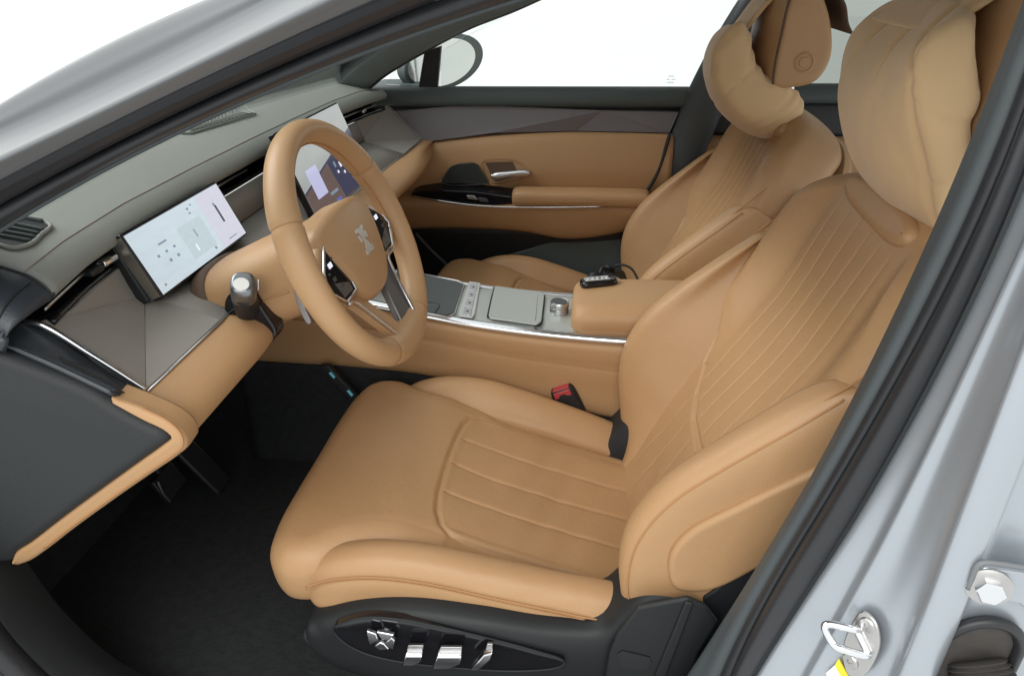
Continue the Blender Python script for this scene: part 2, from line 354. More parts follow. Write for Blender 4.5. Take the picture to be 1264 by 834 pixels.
strip('pillar_jamb', [B2+np.array([.012, .01, 0]), B2+np.array([.004, 0, 0]), j1, S1+np.array([-.002, -.001, 0]), S1*.8+S2*.2+np.array([.003, 0, 0]), j2, S2*.85+S1*.15+np.array([.003, 0, 0]), S2+np.array([-.003, 0, 0]), S2+np.array([.003, -.006, 0]), S2+np.array([.02, -.006, 0]),
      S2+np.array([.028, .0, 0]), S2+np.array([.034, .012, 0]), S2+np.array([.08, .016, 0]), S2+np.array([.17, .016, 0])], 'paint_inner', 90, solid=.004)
def onjamb(px, py, off=0):
    q = at(px, py, y=-.48)
    for _ in range(10):
        i = np.argmin(abs(S1[:, 2]-q[2])); a, b = S1[i], S2[i]; nrm = np.cross(b-a, (0, 0, 1)); nrm /= np.linalg.norm(nrm)
        if nrm[0] > 0: nrm = -nrm
        d = q-CAM; t = ((a+nrm*off-CAM)@nrm)/(d@nrm); q = CAM+d*t
    return q, nrm
# striker: plate, loop, screws
c0, nj = onjamb(1062, 792, .002)
ex = np.cross((0, 0, 1), nj); ex /= np.linalg.norm(ex); ez = np.cross(nj, ex)
pp = [onjamb(*p, .003)[0] for p in [(1068, 752), (1082, 765), (1088, 790), (1078, 820), (1064, 834), (1050, 832), (1042, 805), (1052, 770)]]
stk = plate('striker_plate', cr(pp, 40, True), nj, .003, 'steel', body, bevel=.001); stk['label'] = 'steel striker plate with wire loop on the silver door jamb'
lp = [onjamb(1062, 779, .004)[0], onjamb(1052, 776, .012)[0], onjamb(1024, 770, .024)[0], onjamb(1018, 772, .027)[0], onjamb(1030, 796, .027)[0], onjamb(1036, 799, .024)[0], onjamb(1066, 808, .010)[0], onjamb(1074, 808, .004)[0]]
tube('striker_loop', lp, .0035, 'chrome', stk, seg=14, n=60)
tube('striker_bar', [onjamb(1054, 772, .008)[0], onjamb(1072, 808, .008)[0]], .0028, 'chrome', stk, seg=10)
for p in ((1071, 771), (1050, 815)):
    q, _ = onjamb(*p, .006); lathe('screw', q, nj, [(.0001, .0005), (.0022, .0005), (.0026, .002), (.0066, .002), (.0075, .001), (.0078, -.002)], 'steel', stk, seg=24)
yl = [onjamb(*p, .0015)[0] for p in [(1036, 812), (1050, 834), (1056, 846), (1030, 846), (1026, 826)]]
lb = plate('warning_label', yl[:1]+[onjamb(1049, 836, .0015)[0], onjamb(1044, 846, .0015)[0], onjamb(1031, 820, .0015)[0]], nj, .0008, 'yellow', body); lb['label'] = 'yellow and white warning label below the striker'
plate('label_text_area', [onjamb(*p, .001)[0] for p in [(1031, 820), (1044, 846), (1030, 850), (1020, 830)]], nj, .0008, 'white', lb)
# rear door hinge bracket with bolt and the rubber boot in the pillar side
yo = -.492
def onside(px, py, d=0): return at(px, py, y=yo-d)
hb = [onside(*p, .012) for p in [(1206, 697), (1212, 693), (1300, 705), (1300, 760), (1262, 745), (1254, 738), (1198, 728), (1196, 722)]]
hg = plate('hinge_bracket', hb, (0, -1, 0), .006, 'paint_inner', body, bevel=.002); hg['label'] = 'painted rear door hinge bracket with hexagon bolt'
tube('bracket_rim', [onside(1195, 726, .019), onside(1207, 697, .019), onside(1213, 694, .019), onside(1300, 706, .019)], .0022, 'paint', hg, seg=8, n=30)
cb = onside(1220, 722, .019); lathe('bolt_washer', cb, (-.25, -1, .1), [(.0165, 0), (.0165, .003), (.012, .005)], 'steel', hg, seg=30)
lathe('bolt_head', cb, (-.25, -1, .1), [(.0105, .003), (.0105, .011), (.009, .0125)], 'chrome', hg, seg=6, angle=20)
oc = onside(1203, 800, .0)
ov = [oc+np.array([.032*math.cos(t)+.004*math.sin(t), 0, .036*math.sin(t)-(.02 if math.sin(t) < 0 else 0)]) for t in np.linspace(0, 2*math.pi, 40, endpoint=False)]
bt = thing('x', 'x', 'x') if False else None
br = tube('boot_collar', np.array(ov)+np.array([0, -.003, 0]), .005, 'rubber', body, seg=10, closed=True, n=60); br['label'] = 'ribbed black rubber wiring boot in the pillar'
plate('boot_hole', np.array(ov)+np.array([0, -.001, 0]), (0, -1, 0), .001, 'boot_and_shade', br)  # flat dark plate, the shade inside the hole put into its colour
prof = []
for i in range(9): prof += [(.020+.0015*i**.5, .004*i), (.0235+.0015*i**.5, .004*i+.002)]
lathe('boot_bellows', oc+np.array([.004, -.001, -.012]), (.25, -.8, -.75), prof, 'boot_and_shade', br, seg=28, angle=80)
# lower door frame: hinge post, sill and seal
def post(pts, y): return ats(pts, y=y)
sx = [(-.60, .60), (-.47, .45), (-.395, .36), (-.36, .24), (-.30, .14), (-.18, .085), (.05, .06), (.45, .05), (.6, .055)]
sx = cr(np.array(sx), 60)
def sillrow(dx, y, dz): return np.c_[sx[:, 0]+dx*np.linspace(1, 0, 60), np.full(60, y), sx[:, 1]+dz]
strip('door_sill', [sillrow(-.03, -.32, -.03), sillrow(-.01, -.36, .0), sillrow(.0, -.385, .004), sillrow(.004, -.41, .0), sillrow(.0, -.42, -.02)], 'side_cover', 26, solid=.006)
strip('door_seal', [sillrow(.004, -.413, .004), sillrow(.010, -.424, .012), sillrow(.010, -.438, .010), sillrow(.004, -.446, -.004), sillrow(.0, -.446, -.02)], 'rubber', 16, solid=.004)
strip('sill_paint', [sillrow(.0, -.446, -.012), sillrow(-.01, -.47, -.02), sillrow(-.02, -.50, -.05), sillrow(-.02, -.52, -.2)], 'paint', 20, solid=.004)
# far B pillar with belt guide
FB = [at(*p, y=1.075) for p in [(800, 262), (812, 215), (840, 140), (852, 112), (885, 48), (922, -12), (940, -40)]]
FB = np.array(FB)+np.array([0, .02, -.005]); 
strip('pillar_trim', [cr(FB+np.array([0, .0, 0]), 30), cr(FB+np.array([.012, -.022, 0]), 30), cr(FB+np.array([.055, -.03, 0]), 30), cr(FB+np.array([.095, -.02, 0]), 30), cr(FB+np.array([.11, .01, 0]), 30)], 'bpillar_trim', 24, solid=.006)
# far A pillar lining with the corner of the windscreen
FA = np.array([at(*p, y=1.05) for p in [(425, 122), (450, 108), (470, 92), (520, 62), (575, 33), (633, 10), (662, -3), (720, -30)]])
strip('pillar_lining', [cr(FA+np.array([0, 0, -.002]), 40), cr(FA+np.array([-.008, -.02, .004]), 40), cr(FA+np.array([-.045, -.05, .02]), 40), cr(FA+np.array([-.10, -.06, .03]), 40), cr(FA+np.array([-.14, -.05, .03]), 40)], 'pillar_trim', 24, solid=.006)
strip('pillar_lining', [cr(FA+np.array([.0, .0, -.003]), 40), cr(FA+np.array([.0, .03, -.006]), 40), cr(FA+np.array([0, .05, -.004]), 40)], 'black', 8, solid=.006)
# windscreen
wl = np.vstack([[(-.95, -.33, .60)], top_in2[[2, 18, 34, 48]]+np.array([0, .004, -.004])])
wr = wl*np.array([1, -1, 1])+np.array([0, .76, 0]); wm = (wl+wr)/2+np.array([[-.10, 0, .01], [-.09, 0, .012], [-.07, 0, .014], [-.05, 0, .016], [-.03, 0, .02]])
loft('windscreen', [wl, wl*.8+wm*.2+(wm-wl)*np.array([.05, 0, .05]), wm, wr*.8+wl*0+wm*.2+(wm-wr)*np.array([.05, 0, .05]), wr], 'glass', body, n=24, m=24, solid=.004)
# ================================================================== DASHBOARD
dash = thing('dashboard', 'grey and tan leather dashboard with two displays and an angular taupe fascia', 'dashboard', (-.35, .38, .0))
Y = np.linspace(-.303, 1.045, 70)
def xs_(y): return np.interp(y, [-.335, -.30, -.2, -.05, .15, .38, .61, .81, .96, 1.06, 1.1], [-.235, -.25, -.275, -.295, -.302, -.304, -.302, -.295, -.275, -.25, -.235])
def row(dx, z, y=Y, dz=None): return np.c_[xs_(y)+dx, y, np.full(len(y), z)+(0 if dz is None else dz)]
endd = 0*Y-.012*np.exp(-((Y-1.045)/.05)**2)
rows = [row(-.030, .690), row(-.004, .6935), row(.003, .700), row(.000, .709), row(-.010, .719), row(-.022, .726, dz=endd), row(-.030, .7285, dz=endd), row(-.045, .733, dz=endd), row(-.10, .746, dz=endd), row(-.18, .757, dz=endd*.8), row(-.30, .765), row(-.45, .758), row(-.62, .742)]
G = interp_rows(np.array(rows), 120)
G_pad = G.copy()
mesh('top_pad', G.reshape(-1, 3), gridF(120, 70), 'dash_top', dash, solid=.012)
tube('seam', row(-.024, .7270, dz=endd), .0010, 'stitch_dash', dash, seg=6, smoothpath=False)
# defroster grille on the pad near the screen
def ztop(x, y):
    d = x-xs_(y); return np.interp(-d, [.03, .045, .10, .18, .30, .45, .62], [.7285, .733, .746, .757, .765, .758, .742])
def onpad(px, py, up=0):
    z = .75
    for _ in range(12): q = at(px, py, z=z); z = float(ztop(q[0], q[1]))+up
    return at(px, py, z=z)
gp = np.array([onpad(*p, .0005) for p in [(213, 166), (235, 165), (313, 141), (300, 134), (262, 138)]])
gc = gp.mean(0)
gr = plate('speaker_grille', gp, (0, 0, 1), .0025, 'dash_top', dash, bevel=.001); gr['label'] = 'ribbed grille set in the grey dashboard top'
gi = gp*.90+gc*.10+np.array([0, 0, .003])
for k in range(15):
    t = (k+.5)/15; a = gi[1]*(1-t)+gi[2]*t; b = gi[0]*(1-t)*1+gi[3]*t if t > .5 else gi[0]*(1-t*1.2)+gi[4]*t*1.2
    b = (gi[0]*(1-t)+(gi[4]*.5+gi[3]*.5)*t)
    tube('slat', [a+np.array([0, 0, -.0006]), b+np.array([0, 0, -.0006])], .0022, 'dash_top', gr, seg=6, n=2, smoothpath=False)
tube('grille_edge', [gp[1]+np.array([0, 0, .003]), gp[2]+np.array([0, 0, .003])], .0009, 'black', gr, seg=6)
tube('grille_rim', [gp[0]+np.array([0, 0, .002]), gp[1]+np.array([.004, -.006, .002]), gp[2]+np.array([.006, -.003, .002]), gp[3]+np.array([0, .004, .002])], .002, 'dash_top', gr, seg=8, smoothpath=False)
# side window demister at the driver end
dc = np.array([onpad(*p, .001) for p in [(-12, 296), (15, 308), (36, 304), (52, 291), (63, 280), (45, 272), (28, 272), (12, 279)]])
dm = plate('demister_vent', cr(dc, 40, True), (0, 0, 1), .002, 'black', dash); dm['label'] = 'slatted demister vent at the near end of the dashboard'
tube('vent_rim', dc+np.array([0, 0, .002]), .0026, 'dash_top', dm, seg=8, closed=True, n=60)
for k in range(5):
    t = .12+.19*k; a = dc[0]*(1-t)+dc[6]*t; b = dc[2]*(1-t)+dc[4]*t
    if k == 4: a, b = dc[6]*.8+dc[5]*.2, dc[5]*.5+dc[4]*.5
    tube('slat', [a+np.array([0, 0, .003]), b+np.array([0, 0, .003])], [.0035, .0035], 'door_top', dm, seg=6, ry=.0012)
# black vent slot under the pad
rows = [row(-.030, .691), row(-.045, .685), row(-.05, .675), row(-.03, .666), row(-.006, .664)]
G = interp_rows(np.array(rows), 20); mesh('vent_slot', G.reshape(-1, 3), gridF(20, 70), 'gloss_black', dash, solid=.006)
for dx, z in ((-.014, .6815),):
    yy = np.r_[np.linspace(-.30, -.075, 20)]; tube('vent_vane', row(dx, z, yy), .0022, 'satin', dash, seg=8, smoothpath=False, ry=.0012)
    yy = np.r_[np.linspace(.20, .32, 12)]; tube('vent_vane', row(dx, z, yy), .0022, 'satin', dash, seg=8, smoothpath=False, ry=.0012)
    yy = np.r_[np.linspace(.69, 1.02, 20)]; tube('vent_vane', row(dx, z, yy), .0022, 'satin', dash, seg=8, smoothpath=False, ry=.0012)
for yk, mt in ((-.185, 'black'), (-.150, 'chrome'), (.93, 'chrome')):
    p = row(-.006, .682, np.array([yk]))[0]; box('vent_knob', p, (.014, .026 if mt == 'black' else .03, .009), mt, dash, bevel=.003)
# facetted fascia
def fas(y):   # upper edge, fold, lower edge at lateral position y
    return np.array([xs_(y)-.004, y, .664]), np.array([xs_(y)+.012, y, .616]), np.array([xs_(y)+.118, y, .584])
yT, yM = -.312, -.115
T = np.array([-.262, yT, .672]); Bc = at(180, 480, y=-.30)
Mv = fas(yM)[1]
T2 = T*np.array([1, -1, 1])+np.array([0, .76, 0]); B2_ = Bc*np.array([1, -1, 1])+np.array([0, .76, 0]); M2 = Mv*np.array([1, -1, 1])+np.array([0, .76, 0])
def facet(name, P, **k):
    P = np.array(P); n = np.cross(P[1]-P[0], P[2]-P[0]); n /= np.linalg.norm(n)
    if n[0] < 0: n = -n
    return plate(name, P-n*.004, n, .004, 'fascia', dash, bevel=.0009, **k)
Yi = np.linspace(yM, .76-yM, 24)
U = np.array([fas(y)[0] for y in Yi]); Fo = np.array([fas(y)[1] for y in Yi]); Lo = np.array([fas(y)[2] for y in Yi])
up0 = np.array([row(-.004, .664, np.array([y]))[0] for y in np.linspace(yT+.01, yM, 6)])
plate('fascia_panel', np.vstack([[T], up0[1:], [Mv]])-np.array([.003, 0, 0]), (1, 0, -.2), .003, 'fascia', dash)
facet('fascia_panel', [T, Mv, Bc]); facet('fascia_panel', [Mv+np.array([0, .0006, 0]), Lo[0], Bc])
mesh('fascia_panel', np.vstack([U, Fo]), gridF(2, 24), 'fascia', dash, solid=.004)
mesh('fascia_panel', np.vstack([Fo, Lo]), gridF(2, 24), 'fascia', dash, solid=.004)
up1 = up0*np.array([1, -1, 1])+np.array([0, .76, 0])
plate('fascia_panel', np.vstack([[T2], up1[1:], [M2]])-np.array([.003, 0, 0]), (1, 0, -.2), .003, 'fascia', dash)
facet('fascia_panel', [T2, M2, B2_]); facet('fascia_panel', [M2-np.array([0, .0006, 0]), Lo[-1], B2_])
edge = np.vstack([[Bc], Lo, [B2_]])
tube('fascia_edge', edge+np.array([.001, 0, -.003]), .0016, 'satin', dash, seg=6, smoothpath=False)
tube('end_trim', [T+np.array([-.02, -.012, .004]), T+np.array([.0, -.006, .001]), T*.5+Bc*.5+np.array([.002, -.004, .002]), Bc+np.array([.001, -.002, .0])], .0036, 'chrome', dash, seg=10, n=30)
tube('end_trim', [T2+np.array([.002, -.002, .001]), B2_+np.array([.002, -.002, 0])], .0016, 'satin', dash, seg=6)
# tan knee panel: rolls from the fascia edge over the knee bulge and down forwards
def knee(y):
    e = np.interp(y, [-.37, -.34, -.30, 1.06, 1.1], [.55, .85, 1, 1, .9])
    b = fas(np.clip(y, yM, .76-yM))[2]
    if y < yM: b = Bc+(fas(yM)[2]-Bc)*max(0, (y+.30)/(yM+.30))
    if y > .76-yM: b = B2_+(fas(yM)[2]*np.array([1, -1, 1])+np.array([0, .76, 0])-B2_)*max(0, (1.06-y)/(yM+.30))
    b = np.array([b[0], y, b[2]])
    k = np.interp(y, [-.36, .0, .30, .46, .80, 1.06], [0, 0, .0, .0, .0, -.03])
    return [b+np.array([-.012, 0, -.004]), b+np.array([.002, 0, -.005]), b+np.array([.03, 0, -.008]), b+np.array([.055+k, 0, -.020]), b+np.array([.064+k, 0, -.036]), b+np.array([.05+k, 0, -.056]), b+np.array([0.0+k*.6, 0, -.092]), b+np.array([-.09, 0, -.152]), b+np.array([-.20, 0, -.232]), b+np.array([-.24, 0, -.24])]
Yk = np.r_[np.linspace(-.355, -.28, 10), np.linspace(-.26, 1.10, 60)]
G = np.array([cr(knee(y), 50) for y in Yk]).transpose(1, 0, 2)
mesh('knee_panel', G.reshape(-1, 3), gridF(50, len(Yk)), 'leather', dash, solid=.01)
# tan border of the driver end and dark side cover
EP = np.array([(-.155, .616), (-.12, .602), (-.095, .588), (-.083, .572), (-.084, .556), (-.100, .541), (-.14, .512), (-.20, .468), (-.27, .415), (-.32, .3755), (-.350, .354), (-.368, .345)])
bord = np.c_[EP[:, 0], np.full(len(EP), -.362), EP[:, 1]]+np.array([-.004, 0, -.0035])*sm(12, 3, np.arange(len(EP)))[:, None]
inn = inward(np.vstack([EP, [(-.6, .4), (-.6, .75), (-.3, .72)]]), -.017)[:len(EP)]
inn2 = inward(np.vstack([EP, [(-.6, .4), (-.6, .75), (-.3, .72)]]), .017)[:len(EP)]
cen = np.array([-.30, .52]); inn = inn if abs(inn-cen).sum() < abs(inn2-cen).sum() else inn2
inn[0] = EP[0]+np.array([-.002, -.010]); inn[-1] = EP[-1]+np.array([-.004, .006])
ib = np.c_[inn[:, 0], np.full(len(inn), -.368), inn[:, 1]]
loft('end_border', [bord+np.array([-.004, .03, -.004]), bord+np.array([-.001, .008, -.003]), bord+np.array([-.001, -.001, -.001]), ib*.5+bord*.5+np.array([0, -.002, 0]), ib, ib+np.array([-.006, .012, 0])], 'leather', dash, n=26, m=80, solid=.005)
tube('border_seam', np.c_[EP[1:-2, 0]*.97+(-.30)*.03, np.full(len(EP)-3, -.3655), EP[1:-2, 1]*.97+.52*.03], .0012, 'stitch', dash, seg=6, n=60)
# dark side cover, gently domed
oc_ = np.vstack([inn+np.array([-.002, .0]), [(-.45, .36), (-.52, .42), (-.62, .56), (-.50, .705), (-.40, .70), (-.31, .672), (-.235, .645), (-.18, .621)]])
def stop(p, q): return .012*np.clip(1-((p+.30)/.30)**2-((q-.53)/.22)**2, -.5, 1)-.008*sm(.60, .66, q+.35*(p+.25))
slab('side_cover', oc_, stop, lambda p, q, h: (p, -.368-h, q), 'side_cover', dash, r=.014, depth=.035, nt=160, nr=30, ne=8, ctr=(-.33, .53))
# end cap between cover and silver trim
ec0 = np.array([T+np.array([-.03, -.012, .008]), T+np.array([-.004, -.008, -.004]), T*.5+Bc*.5+np.array([.0, -.008, -.008]), Bc+np.array([.0, -.006, -.006])])
ec1 = np.array([(-.36, -.352, .690), (-.285, -.356, .668), (-.225, -.358, .646), (-.158, -.361, .615)])
loft('end_cap', [ec0+np.array([0, .01, -.004]), ec0, ec0*.65+ec1*.35+np.array([.008, -.010, 0]), ec1+np.array([0, -.006, .008]), ec1, ec1+np.array([0, .02, -.02])], 'end_cap', dash, n=24, m=40, solid=.005)
# upper end cap, closing the end of the pad
prof = G_pad[:, 0]
fz = sm(.69, .728, prof[:, 2]); rowsE = []
for y_, dz_, dx_ in ((-.290, -.004, -.004), (-.3035, -.0006, 0), (-.315, -.0015, 0), (-.334, -.006, -.001), (-.350, -.014, -.003), (-.362, -.028, -.008), (-.368, -.050, -.014), (-.369, -.075, -.02)):
    rowsE.append(np.c_[prof[:, 0]+dx_, np.full(len(prof), y_), np.maximum(prof[:, 2]+dz_*(.35+.65*fz), .668)])
rowsE = np.array(rowsE); GE = interp_rows(rowsE, 30)
mesh('pad_end', GE.reshape(-1, 3), gridF(30, GE.shape[1]), 'end_cap', dash, solid=.005)
tube('end_seam', prof[:90]+np.array([0, -.0005, .0004]), .0012, 'black', dash, seg=6, smoothpath=False)
k_ = int(np.argmin(abs(prof[:, 2]-.722)+abs(prof[:, 0]+.26)*.2)); tube('end_seam', [GE[i, k_]+np.array([.001, -.0006, .0008]) for i in (5, 10, 15, 20, 25, 29)], .0011, 'black', dash, seg=6)
# footwell lining below the dashboard
loft('footwell_lining', [np.c_[np.full(9, -.36), np.linspace(-.34, 1.10, 9), np.full(9, .36)], np.c_[np.full(9, -.50), np.linspace(-.34, 1.10, 9), np.full(9, .34)], np.c_[np.full(9, -.70), np.linspace(-.34, 1.10, 9), np.full(9, .30)], np.c_[np.full(9, -.86), np.linspace(-.34, 1.10, 9), np.full(9, .18)]], 'black', dash, n=12, m=12)
loft('kick_panel', [np.c_[[-.95, -.7, -.55, -.46, -.40], np.full(5, -.345), [.7, .66, .60, .50, .42]], np.c_[[-.95, -.7, -.55, -.46, -.41], np.full(5, -.335), [.4, .4, .35, .3, .2]], np.c_[[-.95, -.7, -.55, -.46, -.42], np.full(5, -.335), [.0, .0, .0, .0, .0]]], 'black', dash, n=12, m=20)
# ---- displays
def basis(tl, tr, bl):
    tl, tr, bl = map(np.asarray, (tl, tr, bl)); ex = tr-tl; w_ = np.linalg.norm(ex); ex = ex/w_; ey = bl-tl; ey = ey-ex*(ey@ex); h_ = np.linalg.norm(ey); ey = ey/h_; n = np.cross(ey, ex)
    if n[0] < 0: n = -n
    return tl, ex, ey, n, w_, h_
def rect(B, u0, v0, u1, v1, off):
    tl, ex, ey, n, w_, h_ = B; return [tl+ex*w_*u+ey*h_*v+n*off for u, v in ((u0, v0), (u1, v0), (u1, v1), (u0, v1))]
def display(name, label, B, depth, bez):
    tl, ex, ey, n, w_, h_ = B
    d = plate(name, [tl-ex*bez-ey*bez-n*.0, tl+ex*(w_+bez)-ey*bez, tl+ex*(w_+bez)+ey*(h_+bez), tl-ex*bez+ey*(h_+bez)], -n, depth, 'gloss_black', dash, bevel=.0025); d['label'] = label
    return d
def patch(name, B, u0, v0, u1, v1, off, mt, par): return plate(name, rect(B, u0, v0, u1, v1, off), B[3], .0003, mt, par, smooth=False)
tl = at(152, 292, y=-.125); tr = at(266, 227, y=.128)
bl = at(201, 364, y=-.125); D1 = basis(tl, tr, bl); n1 = D1[3]
dd = display('instrument_display', 'wide instrument display with pale blue screen left of the steering wheel', D1, .016, .004)
sp = [tl-D1[1]*.0045-n1*.001, bl-D1[1]*.0045-n1*.001+D1[2]*.003, bl-D1[1]*.002-n1*.03+D1[2]*.004, tl-D1[1]*.002-n1*.02]
plate('display_side', [tl-D1[1]*.0046-n1*.0015, bl-D1[1]*.0046-n1*.0015, bl-D1[1]*.0046-n1*.024, tl-D1[1]*.0046-n1*.016], -D1[1], .001, 'silver_side', dd)
wd = D1[1]*D1[4]; plate('display_foot', [bl-D1[1]*.012-n1*.016, bl+wd+D1[1]*.02-n1*.016, tl+wd+D1[1]*.008-n1*.018, tl-D1[1]*.006-n1*.018], -n1, .035, 'black', dd, bevel=.003)
patch('screen', D1, 0, 0, 1, 1, .0006, 'scr_blue', dd)
patch('screen_panel', D1, .71, 0.005, .995, .995, .001, 'scr_lilac', dd)
patch('screen_panel', D1, .40, .30, .66, .86, .001, 'scr_teal', dd)
for (u, v, a, b, m_) in [(.845, .30, .865, .62, 'scr_dark'), (.838, .25, .86, .30, 'scr_ink'), (.53, .44, .54, .58, 'scr_ink'), (.47, .66, .485, .78, 'scr_white'), (.19, .34, .27, .37, 'scr_ink'), (.13, .48, .15, .52, 'scr_ink'), (.21, .48, .23, .52, 'scr_ink'), (.29, .48, .31, .52, 'scr_ink'), (.20, .62, .22, .67, 'scr_ink'), (.28, .62, .30, .67, 'scr_ink'), (.05, .88, .065, .92, 'scr_ink'), (.62, .87, .64, .92, 'scr_ink'), (.80, .90, .90, .92, 'scr_ink'), (.58, .10, .60, .14, 'scr_ink'), (.63, .07, .645, .10, 'scr_ink'), (.58, .18, .60, .21, 'scr_ink')]:
    patch('screen_icon', D1, u, v, a, b, .0015, m_, dd)
plate('red_tab', [tr+D1[1]*.0055-n1*.002+D1[2]*h for h in (.012, .03)]+[tr+D1[1]*.0055-n1*.016+D1[2]*h for h in (.03, .012)], D1[1], .0012, 'red', dd)
tl = at(338, 164, y=.315); tr = at(416, 128, y=.648)
tl = np.array([tr[0], .315, tr[2]]); bl = tl+np.array([.066, 0, -.185]); D2 = basis(tl, tr, bl); n2 = D2[3]
d2 = display('centre_display', 'large tilted centre display behind the steering wheel', D2, .014, .003)
patch('screen', D2, 0, 0, 1, 1, .0006, 'scr_map', d2)
plate('screen_panel', [rect(D2, .0, .60, .0, .60, .001)[0], rect(D2, 1, .28, 1, .28, .001)[0], rect(D2, 1, 1, 1, 1, .001)[0], rect(D2, 0, 1, 0, 1, .001)[0]], n2, .0003, 'scr_night', d2, smooth=False)
plate('screen_panel', [rect(D2, .0, .62, .0, .62, .0015)[0], rect(D2, .44, .48, 0, 0, .0015)[0], rect(D2, .50, 1, 0, 0, .0015)[0], rect(D2, 0, 1, 0, 1, .0015)[0]], n2, .0003, 'scr_brown', d2, smooth=False)
patch('screen_card', D2, .12, .42, .28, .72, .002, 'scr_card', d2)
for (u, v, a, b, m_) in [(.30, .74, .42, .77, 'scr_ink'), (.34, .83, .42, .86, 'scr_link'), (.52, .50, .545, .56, 'scr_ink'), (.60, .53, .625, .59, 'scr_white'), (.53, .60, .55, .63, 'scr_white'), (.62, .64, .64, .67, 'scr_white'), (.80, .93, .84, .97, 'scr_white')]:
    patch('screen_icon', D2, u, v, a, b, .0024, m_, d2)
plate('display_foot', [rect(D2, .25, .3, 0, 0, -.012)[0], rect(D2, .75, .3, 0, 0, -.012)[0], rect(D2, .75, 1.1, 0, 0, -.012)[0], rect(D2, .25, 1.1, 0, 0, -.012)[0]], -n2, .05, 'black', d2)
# ================================================================== PASSENGER DOOR
door = thing('passenger_door', 'closed far passenger door with tan panel, dark trim and clear window', 'car door', (.15, 1.08, 0))
zd = lambda x, y: (480+.3117*x, 90+.3117*y)
def dpt(x, y, yy): return at(*zd(x, y), y=yy)
nD = (0, -1, 0)
# dark upper ledge under the glass
xx = np.linspace(-.36, .60, 30)
def dr(y, z, x=xx): return np.c_[x, np.full(len(x), y), np.full(len(x), z)]
loft('door_ledge', [dr(1.12, .715), dr(1.10, .722), dr(1.078, .722), dr(1.062, .714), dr(1.052, .695), dr(1.055, .678), dr(1.068, .672), dr(1.075, .665)], 'door_top', door, n=30, m=20)
loft('ledge_gap', [dr(1.070, .676), dr(1.075, .668), dr(1.073, .655)], 'black', door, n=6, m=10)
# facetted decor panel
def dplate(name, pts, y, mt, th=.004, par=door, bevel=.0008, **k): return plate(name, [dpt(*p, y) for p in pts], nD, th, mt, par, bevel=bevel, **k)
A = dpt(5, 150, 1.064); Bq = dpt(850, 148, 1.062); C = dpt(1150, 152, 1.055); D = dpt(1112, 238, 1.05); E_ = dpt(740, 229, 1.066); F_ = dpt(400, 238, 1.046); G_ = dpt(115, 275, 1.040); Tm = dpt(300, 126, 1.064); Q = dpt(1085, 236, 1.052)
for P in ([A, Tm, Bq, F_, G_], [Bq, E_, F_], [Bq, Q, E_], [Bq, C, D, Q]):
    P = np.array(P); P2 = P+np.array([0, .012, 0]); n = len(P)
    mesh('decor_panel', np.vstack([P, P2]), [tuple(range(n))]+[(i, (i+1) % n, n+(i+1) % n, n+i) for i in range(n)], 'door_fascia', door, smooth=False, bevel=.0006)
tube('decor_edge', [A, Tm, Bq, C], .0010, 'dull_metal', door, seg=6, smoothpath=False); tube('decor_edge', [C, D], .0014, 'dull_metal', door, seg=6); tube('decor_edge', [A, G_], .0012, 'dull_metal', door, seg=6)
# tan main panel with bulge
Xd = np.array([-.36, -.27, -.20, -.10, 0, .12, .25, .38, .48, .535])
def tanrow(y, z, sl=0): 
    zz = np.array(z) if np.ndim(z) else np.full(len(Xd), z); return np.c_[Xd, np.full(len(Xd), y)-.05*sm(-.12, -.34, Xd), zz]
ztopd = np.interp(Xd, [-.30, -.19, -.10, .05, .25, .535], [.55, .566, .580, .596, .602, .603])
loft('door_panel', [tanrow(1.066, ztopd+.004), tanrow(1.050, ztopd+.001), tanrow(1.040, ztopd-.008), tanrow(1.030, ztopd*.75+.47*.25), tanrow(1.022, ztopd*.35+.455*.65), tanrow(1.030, .452), tanrow(1.034, .440)], 'leather', door, n=40, m=80, solid=.01)
dend = np.array([dpt(1112, 240, 1.03), dpt(1060, 400, 1.02), dpt(1000, 500, 1.02), dpt(960, 560, 1.02)]); 
tube('panel_edge', dend+np.array([.004, .004, 0]), .005, 'black', door, seg=10, n=20)
# recess and handle
rc = dplate('handle_recess', [(362, 352), (490, 345), (525, 372), (556, 395), (548, 412), (400, 442), (385, 430)], 1.019, 'leather_insert', .001)
plate('recess_floor', [dpt(*p, 1.0178) for p in [(375, 356), (484, 352), (500, 385), (398, 405)]], nD, .0008, 'suede_dark', rc)
hd = rings('door_handle', [[dpt(x, y0+dy, 1.006+dz) for dy, dz in ((-h, .008), (-h, -.004), (0, -.010), (h, -.004), (h, .008))] for x, y0, h in ((398, 410, 8), (420, 412, 16), (470, 404, 13), (520, 398, 12), (545, 398, 11), (553, 398, 6))], 'satin', door, m=24, n=30); hd['label'] = 'satin silver door release lever'
tube('recess_rim', [dpt(*p, 1.018) for p in [(362, 352), (490, 345), (530, 374), (558, 395), (548, 414), (400, 444), (382, 420)]], .0018, 'leather', rc, seg=8, closed=True, n=60)
sg = dplate('door_speaker', [(203, 438), (212, 410), (236, 375), (262, 364), (328, 358), (345, 366), (385, 435), (375, 440)], 1.019, 'speaker', .003); 
tube('speaker_rim', [dpt(*p, 1.0155) for p in [(203, 438), (212, 410), (236, 375), (262, 364), (328, 358), (345, 366), (387, 436), (370, 442)]], .0012, 'dark_grey', sg, seg=6, closed=True, n=60)
